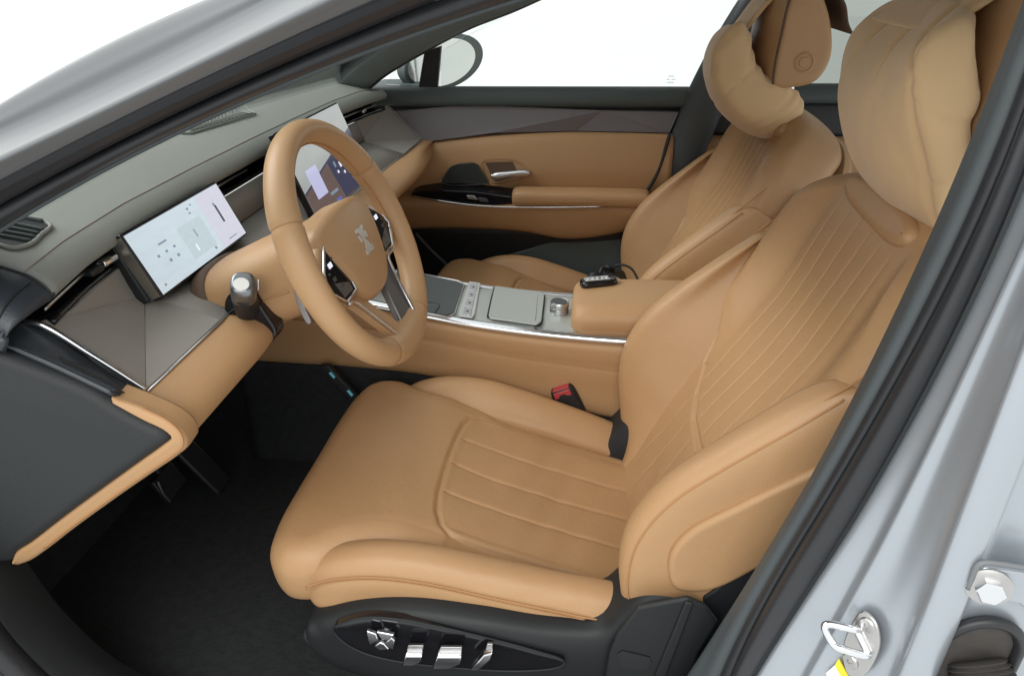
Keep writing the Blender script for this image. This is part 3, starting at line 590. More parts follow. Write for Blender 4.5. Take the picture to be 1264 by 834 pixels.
# switch ledge with chrome line
yl_ = .985
sw = [dpt(*p, yl_) for p in [(75, 488), (105, 472), (175, 466), (330, 474), (480, 492), (484, 525), (410, 530), (300, 522), (180, 505)]]
lg = plate('switch_ledge', sw, (0, 1, .25), .05, 'gloss_black', door, bevel=.003)
for p in ([(300, 488), (330, 490), (345, 506), (305, 502)], [(345, 497), (380, 502), (388, 516), (352, 512)]): plate('window_switch', [dpt(*q, yl_-.004) for q in p], (0, 1, .2), .006, 'satin' if p[0][0] < 320 else 'dark_grey', lg, bevel=.001)
tube('chrome_line', [dpt(*p, yl_-.006) for p in [(78, 490), (180, 508), (300, 525), (410, 533), (480, 535), (700, 535), (880, 530), (1000, 524)]], .0028, 'chrome', door, seg=10, n=60)
# armrest pad
def arm_loop(x, yc, zt, zb, d): return [(x, 1.03, zt), (x, yc+.012, zt+.001), (x, yc, zt-.006), (x, yc-.003, (zt+zb)/2), (x, yc+.004, zb+.002), (x, 1.03, zb)]
L_ = []
for x, e in ((.094, .6), (.097, .9), (.108, 1), (.2, 1), (.35, 1), (.46, .95), (.478, .85)):
    yc = 1.02-(1.02-.975)*e; zt = .418+.040*e; zb = .428-.012*e
    L_.append(arm_loop(x, yc, zt, zb, 0))
rings('armrest_pad', L_, 'leather', door, m=40, n=40)
tube('armrest_seam', [(.10, .975, .431), (.2, .973, .432), (.35, .973, .433), (.47, .976, .433)], .0012, 'stitch', door, seg=6)
# lower tan roll and black pocket
zl = np.interp(Xd, [-.30, -.22, -.05, .05, .12, .22, .28, .34, .40, .48], [.335, .335, .338, .337, .332, .318, .310, .318, .338, .36])
def lr(y, z): return np.c_[Xd, np.full(len(Xd), y)-.03*sm(-.12, -.34, Xd), z]
loft('lower_roll', [lr(1.03, .442+0*zl), lr(.995, .430+0*zl), lr(.985, .412+0*zl), lr(.992, .412*.5+zl*.5), lr(1.01, zl), lr(1.03, zl-.01)], 'leather', door, n=30, m=70, solid=.01)
loft('door_pocket', [np.c_[[-.4, 0, .3, .6], [1.035]*4, [.345, .345, .35, .42]], np.c_[[-.4, 0, .3, .6], [1.05]*4, [.2]*4], np.c_[[-.4, 0, .3, .6], [1.06]*4, [.0]*4]], 'black', door, n=10, m=20)
pk = [dpt(*p, 1.035) for p in [(330, 770), (420, 740), (560, 700), (700, 650), (840, 603), (930, 596), (1000, 600), (1000, 900), (330, 900)]]
plate('pocket_flap', pk, (0, 1, 0), .03, 'door_top', door, bevel=.004)
tube('pocket_strut', [dpt(95, 640, .99), dpt(160, 710, .99), dpt(235, 780, .99)], .005, 'dark_grey', door, seg=8)
loft('door_skin', [dr(1.135, .712), dr(1.15, .66), dr(1.16, .4), dr(1.15, .0)], 'black', door, n=12, m=12)
# window: main pane, corner pane, divider, frame at the belt
main = [at(541, 62, y=1.10), at(541, 112, y=1.09), at(856, 111, y=1.09), at(926, 0, y=1.055), at(700, -22, y=1.055), at(620, 12, y=1.065)]
plate('window_pane', main, (0, 1, .15), .004, 'glass', door, smooth=False)
plate('corner_pane', [at(472, 103, y=1.10), at(516, 106, y=1.10), at(520, 66, y=1.09), at(485, 85, y=1.095)], (0, 1, 0), .004, 'glass', door, smooth=False)
plate('window_divider', [at(512, 112, y=1.082), at(536, 112, y=1.082), at(541, 55, y=1.075), at(520, 62, y=1.075)], (0, 1, 0), .02, 'black', door, bevel=.003)
for i, (x_, y_, w_) in enumerate(((826, 92, 7), (824, 96, 4), (830, 96, 5), (824, 100, 9))):
    plate('glass_mark', [at(x_+a, y_+b, y=1.0895) for a, b in ((0, 0), (w_, 0), (w_, 1.6), (0, 1.6))], (0, -1, 0), .0004, 'glass_etch', door, smooth=False)
# outside mirror
mc = at(552, 76, y=1.24)
mo = []
for t in np.linspace(0, 2*math.pi, 40, endpoint=False):
    c_, s_ = math.cos(t), math.sin(t); mo.append((mc[0]-.01+(.088 if c_ > 0 else .10)*c_, mc[2]+.075*s_+.012*c_))
mr = slab('side_mirror', np.array(mo), lambda p, q: .052-.25*((p-mc[0])**2+(q-mc[2])**2), lambda p, q, h: (p-.8*h, 1.275+1.30*(p-mc[0])+.6*h, q), 'door_top', door, r=.02, depth=.052, nt=80, nr=12, ne=8)
mr['label'] = 'dark outside mirror seen through the far window'
g = np.array(mo); g = mc[[0, 2]]+(g-mc[[0, 2]])*.85+np.array([-.010, 0])
plate('mirror_glass', [(p+.003, 1.2705+1.30*(p-mc[0]), q) for p, q in g], (.79, -.61, 0), .0012, 'mirror', mr)
box('mirror_arm', (mc[0]-.13, 1.17, mc[2]-.06), (.16, .14, .03), 'door_top', mr, bevel=.01)
# ================================================================== REAR DOOR behind the far pillar
rdoor = thing('rear_door', 'dark topped far rear door seen between the two front seats', 'car door', (1.0, 1.1, 0))
xr = np.linspace(.605, 1.7, 12)
loft('door_skin', [dr(1.16, .72, xr), dr(1.17, .5, xr), dr(1.16, .0, xr)], 'black', rdoor, n=8, m=12)
loft('door_ledge', [dr(1.12, .725, xr), dr(1.08, .728, xr), dr(1.06, .715, xr), dr(1.055, .69, xr), dr(1.07, .680, xr)], 'door_top', rdoor, n=16, m=12)
loft('door_inset', [dr(1.072, .684, xr), dr(1.065, .66, xr), dr(1.06, .60, xr)], 'black', rdoor, n=8, m=12)
loft('door_panel', [dr(1.075, .605, xr), dr(1.06, .59, xr), dr(1.055, .5, xr), dr(1.06, .3, xr), dr(1.075, .02, xr)], 'leather', rdoor, n=16, m=12)
plate('window_pane', [(.60, 1.10, .72), (1.7, 1.10, .72), (1.7, 1.02, 1.06), (.78, 1.02, 1.06)], (0, 1, .2), .004, 'glass_tint', rdoor, smooth=False)
door.location += Vector((0, .03, -.007)); rdoor.location += Vector((0, .03, -.005))
# ================================================================== CENTRE CONSOLE
con = thing('centre_console', 'silver topped centre console with tan leather sides between the seats', 'console', (.2, .38, 0))
CX = np.array([-.42, -.30, -.15, 0, .10, .20, .30, .40, .60])
zn = np.interp(CX, [-.42, -.15, .0, .10, .2, .3, .4, .6], [.455, .432, .408, .393, .383, .377, .374, .372])
ync = np.interp(CX, [-.42, 0, .2, .4, .6], [.300, .290, .284, .278, .275])
def crow(yo_, dz, near=True):
    y = ync+yo_ if near else .76-ync-yo_
    return np.c_[CX, y, zn+dz]
loft('console_top', [crow(.010, .0), crow(.03, .004), crow(.09, .005), crow(.03, .004, False), crow(.010, .0, False)], 'console_top', con, n=20, m=70, solid=.006)
for nr_ in (True, False):
    s_ = 1 if nr_ else -1
    loft('console_trim', [crow(.014, .003, nr_), crow(.006, .005, nr_), crow(.0, .002, nr_), crow(-.003, -.004, nr_), crow(.000, -.010, nr_), crow(.008, -.011, nr_)], 'chrome' if nr_ else 'satin', con, n=20, m=70, solid=.003)
    zb_ = np.interp(CX, [-.42, -.30, -.05, .05, .2, .4, .6], [.27, .27, .27, .255, .22, .19, .19])
    def side(yo_, t): y = ync+yo_ if nr_ else .76-ync-yo_; return np.c_[CX, y, (zn-.010)*(1-t)+zb_*t]
    loft('side_panel', [side(.006, .0), side(-.004, .04), side(-.006, .2), side(-.004, .30), side(-.006, .33), side(-.005, .6), side(.0, .95), side(.02, 1.02)], 'leather', con, n=40, m=70, solid=.008)
    if nr_: tube('side_seam', side(-.0065, .30), .0013, 'stitch', con, seg=6, n=60)
    def base(yo_, z): y = ync+yo_ if nr_ else .76-ync-yo_; return np.c_[CX, y, np.full(len(CX), z)]
    loft('console_base', [np.c_[CX, ync+.01 if nr_ else .76-ync-.01, zb_+.02], base(.012, .12), base(.0, .0)], 'carpet', con, n=8, m=40)
def ctop(px, py, dz=.0):
    z = .39
    for _ in range(15): q = at(px, py, z=z); z = float(np.interp(q[0], CX, zn))+.0055+dz
    return at(px, py, z=z)
nC = np.array([.10, 0, 1])
tr_ = [ctop(*p, .0004) for p in [(490, 333), (568, 349), (572, 354), (560, 386), (552, 389), (490, 380)]]
ty = plate('storage_tray', tr_, nC, .0012, 'tray', con, bevel=.0005)
tube('tray_rim', [ctop(*p, .001) for p in [(490, 332), (566, 347), (573, 352), (561, 387), (553, 391), (490, 381)]], .002, 'satin', ty, seg=8, smoothpath=False)
tube('tray_divider', [ctop(536, 387, .002), ctop(541, 375, .002), ctop(520, 372, .002)], .0018, 'dark_grey', ty, seg=6)
bs = plate('button_strip', [ctop(*p, .001) for p in [(579, 348), (593, 350), (586, 388), (583, 393), (567, 391), (566, 387)]], nC, .002, 'console_btn', con, bevel=.0008)
for k in range(4):
    t0 = (k+.08)/4; t1 = (k+.92)/4; a0, a1, b0, b1 = ctop(580, 350, .003), ctop(591, 351, .003), ctop(569, 389, .003), ctop(583, 391, .003)
    f = lambda u, v: (a0*(1-v)+b0*v)*(1-u)+(a1*(1-v)+b1*v)*u
    kb = plate('console_button', [f(.15, t0), f(.85, t0), f(.85, t1), f(.15, t1)], nC, .0016, 'satin', bs, bevel=.0008)
    pc = f(.5, (t0+t1)/2); box('button_icon', pc+np.array([0, 0, .0018]), (.004, .006, .0004), 'dark_grey', kb, bevel=0)
ld = [ctop(*p, .0005) for p in [(612, 354), (668, 362), (672, 366), (668, 398), (663, 402), (606, 394), (602, 390), (608, 357)]]
lid = plate('cup_holder_lid', cr(ld, 60, True) if False else np.array(ld), nC, .003, 'console_top', con, bevel=.0012)
tube('lid_gap', [ctop(*p, .002) for p in [(610, 355), (606, 372), (602, 391)]], .0022, 'black', lid, seg=6); tube('lid_gap', [ctop(*p, .002) for p in [(672, 365), (670, 385), (667, 400), (660, 403)]], .0022, 'black', lid, seg=6)
tube('lid_gap', [ctop(*p, .003) for p in [(664, 364), (661, 396)]], .001, 'dark_grey', lid, seg=6)
kc = ctop(690, 385, .0); lathe('rotary_knob', kc, (.05, 0, 1), [(.019, -.002), (.020, .003), (.0185, .012), (.0195, .014), (.0195, .022), (.018, .0245), (.0165, .0235)], 'satin', con, seg=40)
lathe('knob_cap', kc+np.array([0, 0, .0235]), (.05, 0, 1), [(.0164, 0), (.0164, .0008), (.010, .0010)], 'dark_grey', con.children[-1], seg=30)
# armrest box, front corner rounded, slightly domed lid
AO = []
for x, e, zt, zb in ((.302, .62, .415, .380), (.304, .80, .423, .374), (.312, .93, .428, .370), (.33, 1, .431, .368), (.40, 1, .434, .367), (.55, 1, .437, .366), (.68, 1, .436, .366), (.70, .95, .432, .37)):
    yn, yf_ = .38-.092*e, .38+.092*e
    AO.append([(x, yn+.005, zt-.018), (x, yn+.024, zt-.004), (x, .35, zt+.001), (x, .41, zt+.001), (x, yf_-.024, zt-.004), (x, yf_-.005, zt-.018), (x, yf_, (zt+zb)/2), (x, yf_-.006, zb+.006), (x, yf_-.03, zb), (x, yn+.03, zb), (x, yn+.006, zb+.006), (x, yn, (zt+zb)/2)])
rings('armrest', AO, 'leather', con, m=80, n=60)
tube('armrest_seam', [(.310, .302, .392), (.33, .2876, .392), (.40, .2872, .392), (.55, .2874, .392), (.69, .2874, .392)], .0012, 'stitch', con, seg=6, n=40)
# ================================================================== things left on the console and the passenger seat
key = thing('remote_key', 'small black and silver remote key lying on the tan armrest', 'remote key', (.352, .41, .434))
k0 = np.array([.352, .408, .4335]); kd = np.array([.93, .30, 0]); kd /= np.linalg.norm(kd); ks = np.array([-kd[1], kd[0], 0])
def kl(s, w_, z0, z1): c_ = k0+kd*s; return [c_-ks*w_+np.array([0, 0, z0]), c_-ks*w_+np.array([0, 0, z1*.8]), c_-ks*w_*.7+np.array([0, 0, z1]), c_+ks*w_*.7+np.array([0, 0, z1]), c_+ks*w_+np.array([0, 0, z1*.8]), c_+ks*w_+np.array([0, 0, z0])]
rings('key_body', [kl(s, w_, 0, h) for s, w_, h in ((-.037, .008, .007), (-.034, .013, .011), (-.015, .0155, .013), (.02, .0155, .013), (.034, .012, .012), (.038, .008, .009))], 'gloss_black', key, m=24, n=20)
plate('key_plate', [k0+kd*a-ks*b+np.array([0, 0, .0125]) for a, b in ((-.03, .009), (.022, .011), (.022, -.011), (-.03, -.009))], (0, 0, 1), .0016, 'steel', key, bevel=.0006)
for s in (-.022, -.012, -.002, .008, .017): box('key_button', k0+kd*s+np.array([0, 0, .015]), (.006, .011, .0025), 'satin', key, bevel=.0008)
tube('key_ring', [k0+kd*.036+np.array([0, 0, .006]), k0+kd*.042+ks*.004+np.array([0, 0, .008]), k0+kd*.044-ks*.004+np.array([0, 0, .006]), k0+kd*.037-ks*.004+np.array([0, 0, .005])], .0014, 'leather', key, seg=6)
# ================================================================== STEERING COLUMN
TW = .3967; nW = np.array([math.cos(TW), 0, math.sin(TW)]); bW = np.array([-math.sin(TW), 0, math.cos(TW)]); aW = np.array([0, 1., 0]); cW = np.array([0, 0, .66])
def wp(a, b, n): return cW+aW*a+bW*b+nW*n
col_ = thing('steering_column', 'tan leather steering column shroud with black column stalk socket', 'steering column', (-.15, 0, .5))
def colloop(n, ra, rt, rb, db=0):
    L = []
    for t in np.linspace(0, 2*math.pi, 12, endpoint=False):
        c_, s_ = math.cos(t), math.sin(t); L.append(wp(ra*np.sign(c_)*abs(c_)**.7, db+(rt if s_ > 0 else rb)*np.sign(s_)*abs(s_)**.8, n))
    return L
rings('column_shroud', [colloop(-.225, .074, .050, .058), colloop(-.215, .077, .053, .062), colloop(-.18, .079, .055, .065), colloop(-.13, .078, .057, .066), colloop(-.095, .074, .057, .064), colloop(-.082, .070, .055, .061), colloop(-.078, .060, .046, .052)], 'leather', col_, m=90, n=50)
rings('column_neck', [colloop(-.085, .058, .046, .052), colloop(-.06, .058, .046, .052), colloop(-.045, .054, .044, .050)], 'leather', col_, m=60, n=14)
rings('column_gap_shade', [colloop(-.240, .080, .056, .065), colloop(-.222, .081, .057, .066), colloop(-.216, .078, .054, .063)], 'suede_dark', col_, m=60, n=10)  # dark ring: shade of the gap behind the shroud, painted as a solid
tube('shroud_seam', [wp(-.079, -.012, n) for n in (-.19, -.16, -.12, -.09)], .0009, 'stitch', col_, seg=6)
# stalk socket on the driver's left of the column and the selector stalk
def cs(px, py, d=0): return at(px, py, y=-.080-d)
so = np.array([cs(*p) for p in [(282, 366), (281, 382), (289, 399), (306, 414), (324, 421), (339, 418), (345, 407), (336, 390), (324, 372), (314, 358), (296, 354)]])
sk = plate('stalk_socket', cr(so, 50, True)+np.array([0, .02, 0]), (0, -1, 0), .030, 'gloss_black', col_, bevel=.004); sk['label'] = 'black socket on the column carrying the silver tipped selector stalk'
stp = [cs(308, 388, -.01), cs(305, 378, .010), cs(302, 368, .026), cs(301, 362, .036)]
tube('stalk', stp, [.0185, .018, .0172, .0168], 'black', sk, seg=28, n=24)
ax_ = stp[3]-stp[2]; ax_ = ax_/np.linalg.norm(ax_)
hx_ = np.array([1., 0, .25]); hx_ -= ax_*(hx_@ax_); hx_ /= np.linalg.norm(hx_); hz_ = np.cross(hx_, ax_); hz_ = hz_ if hz_[2] > 0 else -hz_
def hl(s, a_, b_, dz): return [stp[3]+ax_*s+hx_*a_*np.sign(math.cos(t))*abs(math.cos(t))**.7+hz_*(dz+b_*np.sign(math.sin(t))*abs(math.sin(t))**.7) for t in np.linspace(0, 2*math.pi, 16, endpoint=False)]
rings('stalk_tip', [hl(-.006, .0165, .0165, 0), hl(.0, .0168, .0170, .002), hl(.010, .0170, .0180, .004), hl(.018, .0160, .0170, .006), hl(.0215, .0132, .0140, .007), hl(.0225, .008, .009, .007)], 'dark_steel', sk, m=48, n=24)
plate('stalk_glint_button', [stp[3]+ax_*.0222+hx_*(.0105*math.cos(t)-.002)+hz_*(.003+.0095*math.sin(t)) for t in np.linspace(0, 2*math.pi, 20, endpoint=False)], ax_, .0022, 'white', sk, bevel=.0006)  # white disc: highlight on the stalk end, put into its colour
plate('stalk_glint_button', [stp[3]+ax_*s_+hx_*.0182+hz_*h_ for s_, h_ in ((.004, .0), (.014, .0), (.014, .015), (.004, .015))], hx_, .0018, 'chrome', sk, bevel=.0006)
lathe('lock_ring', cs(328, 408, .004), (0, -1, 0), [(.013, 0), (.013, .004), (.009, .005), (.008, .001)], 'black', sk, seg=24)
# paddle behind the wheel
plate('shift_paddle', cr(np.array([at(*p, y=-.112) for p in [(358, 332), (363, 338), (369, 355), (375, 377), (384, 399), (380, 401), (369, 382), (362, 358)]]), 40, True), (0, 1, 0), .006, 'dull_metal', col_, bevel=.0015)
rings('wheel_collar', [colloop(-.080, .066, .052, .058), colloop(-.066, .070, .056, .062), colloop(-.052, .068, .054, .060), colloop(-.046, .060, .048, .054)], 'leather', col_, m=60, n=20)
# ================================================================== STEERING WHEEL
sw_ = thing('steering_wheel', 'tan leather steering wheel with black and silver spokes', 'steering wheel', tuple(cW))
RW = .170
th = np.linspace(0, 2*np.pi, 220, endpoint=False); ph = np.linspace(0, 2*np.pi, 28, endpoint=False)
V = []
for t in th:
    rad = np.array([math.cos(t), math.sin(t)]); bot = math.exp(-((t-1.5*math.pi)/.55)**2); grip = math.exp(-((math.cos(t)**2-.75)/.25)**2)*.0012 if math.sin(t) > -.1 else 0
    seam = min(abs((t-s+np.pi) % (2*np.pi)-np.pi) for s in (math.radians(28), math.radians(152), math.radians(-64), math.radians(-116)))
    gv = -.0018*math.exp(-(seam/.012)**2)
    for p in ph:
        rr_ = .0165+grip+gv+.005*bot; nn = .021+grip+gv
        o = RW+rr_*math.cos(p)*(1.0 if math.cos(p) > 0 else 1.0+.5*bot)
        V.append(wp(rad[0]*o, rad[1]*o*(1-.015*bot), nn*math.sin(p)))
mesh('rim', V, gridF(220, 28, True, wrapi=True), 'leather_wheel', sw_)
# inner stitch of the rim
for s0, s1 in ((math.radians(30), math.radians(150)), (math.radians(-20), math.radians(26)), (math.radians(154), math.radians(200))):
    t = np.linspace(s0, s1, 60); tube('rim_stitch', np.array([wp((RW-.0172)*math.cos(x), (RW-.0172)*math.sin(x), -.002+.0006*math.sin(x*180)) for x in t]), .0011, 'stitch', sw_, seg=6, smoothpath=False)
# airbag pad, shield shaped and crowned
po = np.array([(-.101, .030), (-.092, .048), (-.055, .058), (0, .061), (.055, .058), (.092, .048), (.101, .030), (.090, .004), (.076, -.026), (.066, -.052), (.044, -.075), (0, -.083), (-.044, -.075), (-.066, -.052), (-.076, -.026), (-.090, .004)])
pd = slab('airbag_pad', po, lambda p, q: .015-1.25*p**2-2.0*(q-.0)**2, lambda p, q, h: wp(p, q, h), 'leather_wheel', sw_, r=.014, depth=.05, nt=160, nr=40, ne=10, ctr=(0, -.01))
# emblem: two mirrored angular strokes
def emb(pts): return plate('emblem', [wp(a*1.0, b*1.0, .0152-1.25*a*a-2*b*b) for a, b in pts], nW, .0016, 'emblem', pd, bevel=.0003)
for s in (1, -1):
    emb([(s*.003, .020), (s*.015, .020), (s*.015, .015), (s*.009, .0145), (s*.0035, .003)][::s]); emb([(s*.003, -.020), (s*.015, -.020), (s*.015, -.012), (s*.011, -.012), (s*.0035, -.001)][::s])
    emb([(s*.0105, .011), (s*.015, .011), (s*.0145, .001), (s*.0065, .001)][::s])
emb([(-.0022, .018), (.0022, .018), (.0022, -.018), (-.0022, -.018)])
# horizontal spokes with button fields
for s in (-1, 1):
    o1 = [(s*.062, .044), (s*.100, .034), (s*.138, .008), (s*.158, -.012), (s*.150, -.040), (s*.110, -.058), (s*.062, -.052)]
    sp_ = plate('spoke', [wp(a, b, -.020) for a, b in o1][::s], nW, .018, 'leather_wheel', sw_, bevel=.006)
    o2 = [(s*.066, .036), (s*.096, .028), (s*.128, .004), (s*.142, -.016), (s*.112, -.047), (s*.070, -.046)]
    bf = plate('button_field', [wp(a, b, -.003) for a, b in o2][::s], nW, .004, 'gloss_black', sp_, bevel=.001)
    tube('spoke_trim', [wp(a, b, .001) for a, b in o2], .0022, 'chrome', sp_, seg=8, smoothpath=False, closed=True)
    for (a, b, sz) in ((s*.104, .006, .007), (s*.092, .012, .003), (s*.112, -.012, .006), (s*.100, -.026, .006), (s*.118, -.002, .003)):
        c_ = wp(a, b, .0018); box('wheel_button', c_, (.0012, sz*1.6, sz), 'scr_white' if sz > .0065 else 'dark_grey', sp_, rot=np.stack([nW, aW, bW], 1), bevel=.0004)
    plate('wheel_button', [wp(s*a, b, .0012) for a, b in ((.080, -.030), (.118, -.016), (.112, -.040), (.080, -.042))][::s], nW, .001, 'spoke_grey', sp_)
# lower V spoke
vo = [(-.082, -.050), (-.030, -.160), (.030, -.160), (.082, -.050)]
ls = []
for s in (-1, 1):
    P = [(s*.088, -.058), (s*.066, -.060), (s*.008, -.150), (s*.026, -.166)]
    v_ = plate('lower_spoke', [wp(a, b, nn) for (a, b), nn in zip([(s*.090, -.050), (s*.048, -.060), (s*.004, -.138), (s*.004, -.168), (s*.036, -.164)], (-.010, -.012, .004, .012, .012))][::s], -nW, .012, 'spoke_grey' if s > 0 else 'leather_wheel', sw_, bevel=.002)  # left arm in tan: reflection on the grey spoke put into its colour
    tube('spoke_trim', [wp(s*.110, -.052, .001), wp(s*.088, -.056, -.004), wp(s*.074, -.076, -.001), wp(s*.040, -.150, .013), wp(s*.030, -.166, .016), wp(s*.0, -.170, .017)], .0030, 'chrome', v_, seg=8, n=40)
plate('spoke_badge', [wp(a, b, .0135) for a, b in ((-.030, -.150), (.030, -.150), (.020, -.166), (-.020, -.166))], nW, .001, 'steel', sw_, bevel=.0003)
for s0 in (28, 152, -64, -116):
    t = math.radians(s0); e_ = np.array([math.cos(t), math.sin(t)]); bt_ = math.exp(-((t % (2*math.pi)-1.5*math.pi)/.55)**2)
    tube('rim_seam', [wp(*(e_*(RW+(.0160+.004*bt_)*math.cos(p)*(1 if math.cos(p) > 0 else 1+.5*bt_))), .0205*math.sin(p)) for p in np.linspace(0, 2*math.pi, 24, endpoint=False)], .0007, 'stitch', sw_, seg=6, closed=True, n=60)
rings('hub', [[wp(.066*math.cos(t)*k, -.004+.062*math.sin(t)*k, n) for t in np.linspace(0, 2*math.pi, 16, endpoint=False)] for n, k in ((-.055, .85), (-.04, 1), (-.018, 1), (-.012, .95))], 'leather_wheel', sw_, m=40, n=10)
# ================================================================== SEATS (driver seat built, passenger seat copied)
seat = thing('driver_seat', 'tan leather driver seat in front, with black power switches on its base', 'car seat', (.2, 0, 0), 'front seats')
zc_x = [-.13, -.09, -.04, .02, .07, .125, .20, .30, .42, .50]; zc_z = [.288, .294, .297, .296, .290, .272, .246, .214, .182, .165]
def insert_edge(p, q):   # signed: >0 inside the insert
    fx = .114+.036*np.clip((abs(q)-.10)/.06, 0, 1)**2.2
    return np.minimum(p-fx, .158-abs(q))
ins_poly = [(.46, -.156), (.17, -.160), (.150, -.158), (.134, -.145), (.122, -.118), (.116, -.08), (.114, -.03), (.114, .03), (.116, .08), (.120, .118), (.128, .140), (.144, .153), (.17, .158), (.46, .156)]
def ctop_(p, q):
    p = np.asarray(p); q = np.asarray(q)
    z = np.interp(p, zc_x, zc_z)
    # smooth the piecewise profile a little
    for d in (.012, -.012, .024, -.024): z = z+np.interp(p+d, zc_x, zc_z)
    z = z/5
    z = z-.010*(abs(q)/.25)**2.5*sm(.05, -.08, p)
    ie = insert_edge(p, q); ins = sm(0, .018, ie)
    z = z-.004*ins-.006*np.exp(-(q/.10)**2)*sm(.1, .2, p)
    z = z+groove(segdist(p, q, ins_poly), .0042, .0055)
    for y0 in (.076, .003, -.070):
        d = abs(q-y0); msk = sm(.0, .02, ie)
        z = z+groove(d, .0030, .0028)*msk
    z = z+.0018*ins*np.abs(np.sin((q-.003)/.0735*math.pi))**.7
    # soft puckers radiating from the seam, slack leather of a used seat
    z = z+.0012*np.sin(38*q+9*np.sin(11*p))*np.sin(27*p+4*q)*sm(0, .03, ie)
    z = z+.0010*np.sin(61*p+20*q)*np.exp(-((p-.08)/.05)**2)+.0009*np.sin(26*q+14*p)*sm(.12, -.02, p)
    sd = segdist(p, q, [(-.03, -.235), (.03, -.20), (.1, -.185), (.2, -.17), (.45, -.165)]); z = z-.012*np.exp(-(sd/.016)**2)*sm(-.05, .02, p)
    sd = segdist(p, q, [(-.03, .235), (.03, .20), (.1, .185), (.2, .17), (.45, .165)]); z = z-.012*np.exp(-(sd/.016)**2)*sm(-.05, .02, p)
    return z
cush = np.array([(-.118, 0), (-.118, .10), (-.116, .18), (-.105, .228), (-.080, .252), (-.050, .257), (-.020, .250), (.02, .225), (.06, .212), (.20, .205), (.36, .205), (.45, .20), (.475, .15), (.478, 0)])
cush = np.vstack([cush, (cush*np.array([1, -1]))[-2:0:-1]])
slab('seat_cushion', cush, ctop_, lambda p, q, h: (p, q, h), 'leather_seat', seat, r=.045, depth=.098, nt=760, nr=170, ne=16, ctr=(.10, 0), tuck=.3)
def lerp(x, xs, zs): return float(np.interp(x, xs, zs))
def bolster(s):
    X = [-.052, -.046, -.030, -.005, .04, .09, .15, .21, .28, .35, .42, .455, .46]
    E = [.20, .52, .82, .95, 1, 1, 1, 1, 1, 1, .95, .8, .5]
    L = []
    for x, e in zip(X, E):
        if s < 0:
            zi = lerp(x, [-.05, .05, .14, .25, .42], [.240, .262, .262, .236, .190]); zp = lerp(x, [-.05, .0, .06, .13, .24, .34, .46], [.262, .286, .299, .298, .279, .262, .245])
            zo = zp-.018; zb = lerp(x, [-.05, .04, .2, .31, .387, .46], [.180, .205, .205, .195, .215, .22])
        else:
            zi = lerp(x, [-.05, .05, .14, .25, .42], [.240, .262, .262, .236, .180]); zp = lerp(x, [-.05, .0, .06, .13, .24, .34, .46], [.250, .283, .299, .299, .268, .232, .185])
            zo = zp-.016; zb = lerp(x, [-.05, .04, .2, .31, .387, .46], [.180, .2, .2, .18, .16, .14])
        c = np.array([s*.225, (zp+zb)/2])
        loop = np.array([(s*.180, zi-.012), (s*.192, zi+.004), (s*.212, zp-.006), (s*.232, zp), (s*.250, zp-.006), (s*.262, zo-.004), (s*.2665, zo-.014), (s*.268, (zo+zb)/2), (s*.263, zb), (s*.225, zb-.008), (s*.185, zb)])
        loop = c+(loop-c)*e
        L.append([(x, a, b) for a, b in loop])
    o = rings('cushion_bolster', L, 'leather_seat', seat, m=90, n=110)
    if s < 0:
        for dz, r in ((-.0, .0013), (-.005, .0008)):
            tube('bolster_seam', [(x, s*.2672, lerp(x, [-.05, .0, .06, .13, .24, .34, .46], [.262, .286, .299, .298, .279, .262, .245])-.026+dz) for x in (-.036, .0, .06, .13, .24, .34, .42)], r, 'stitch', o, seg=6, n=60)
    return o
bolster(-1); bolster(1)
# backrest frame
H0 = np.array([.432, .185]); RA = math.atan2(.29, .51); eh = np.array([math.sin(RA), math.cos(RA)]); en = np.array([-math.cos(RA), math.sin(RA)])
def bk(h, y, n): v = H0+eh*h+en*n; return (v[0], y, v[1])
def btop(h, y):
    h = np.asarray(h); y = np.asarray(y)
    a = abs(y)
    wing = .030*sm(.135, .225, a)*sm(.22, .36, h)
    n = wing+.010*np.exp(-((h-.18)/.12)**2)*np.exp(-(y/.2)**2)+.008+.020*sm(.40, .64, h)-.004*np.exp(-(y/.12)**2)
    cut = np.interp(a, [0, .04, .10, .165, .3], [.195, .196, .214, .252, .34])          # curved seam between lumbar and back panel
    up = sm(cut+.004, cut+.02, h)*sm(.60, .56, h); lo = sm(cut-.004, cut-.02, h)*sm(.01, .04, h)
    for k in range(-3, 3):
        n = n+groove(abs(y-(k+.5)*.044), .0026, .0012)*up
    for k in range(-2, 3): n = n+groove(abs(y-k*.050*(1+.25*sm(.2, .0, h))), .0026, .0013)*lo*sm(.14, .12, a)
    n = n+.0005*np.abs(np.cos((y/.044)*math.pi))**.7*up*sm(.14, .12, a)
    n = n+groove(abs(h-cut)*.9, .0045, .006)*sm(.172, .160, a)
    for s in (-1, 1):
        n = n+groove(segdist(h, y, [(.245, s*.160), (.29, s*.182), (.33, s*.210), (.40, s*.27)]), .0045, .006)
    n = n+.0012*np.sin(31*h+8*y)*np.sin(23*y+5*h)+.0008*np.sin(70*h)*np.sin(40*y)*sm(.3, .05, h)
    return n
bo = np.array([(-.05, 0), (-.05, .12), (-.045, .19), (-.01, .222), (.10, .235), (.25, .250), (.36, .262), (.44, .268), (.51, .264), (.56, .247), (.60, .215), (.635, .165), (.655, .11), (.662, .05), (.664, 0)])
bo = np.vstack([bo, (bo*np.array([1, -1]))[-2:0:-1]])
slab('backrest', bo, btop, bk, 'leather_seat', seat, r=.042, depth=.13, nt=820, nr=170, ne=16, ctr=(.30, 0), tuck=.4)
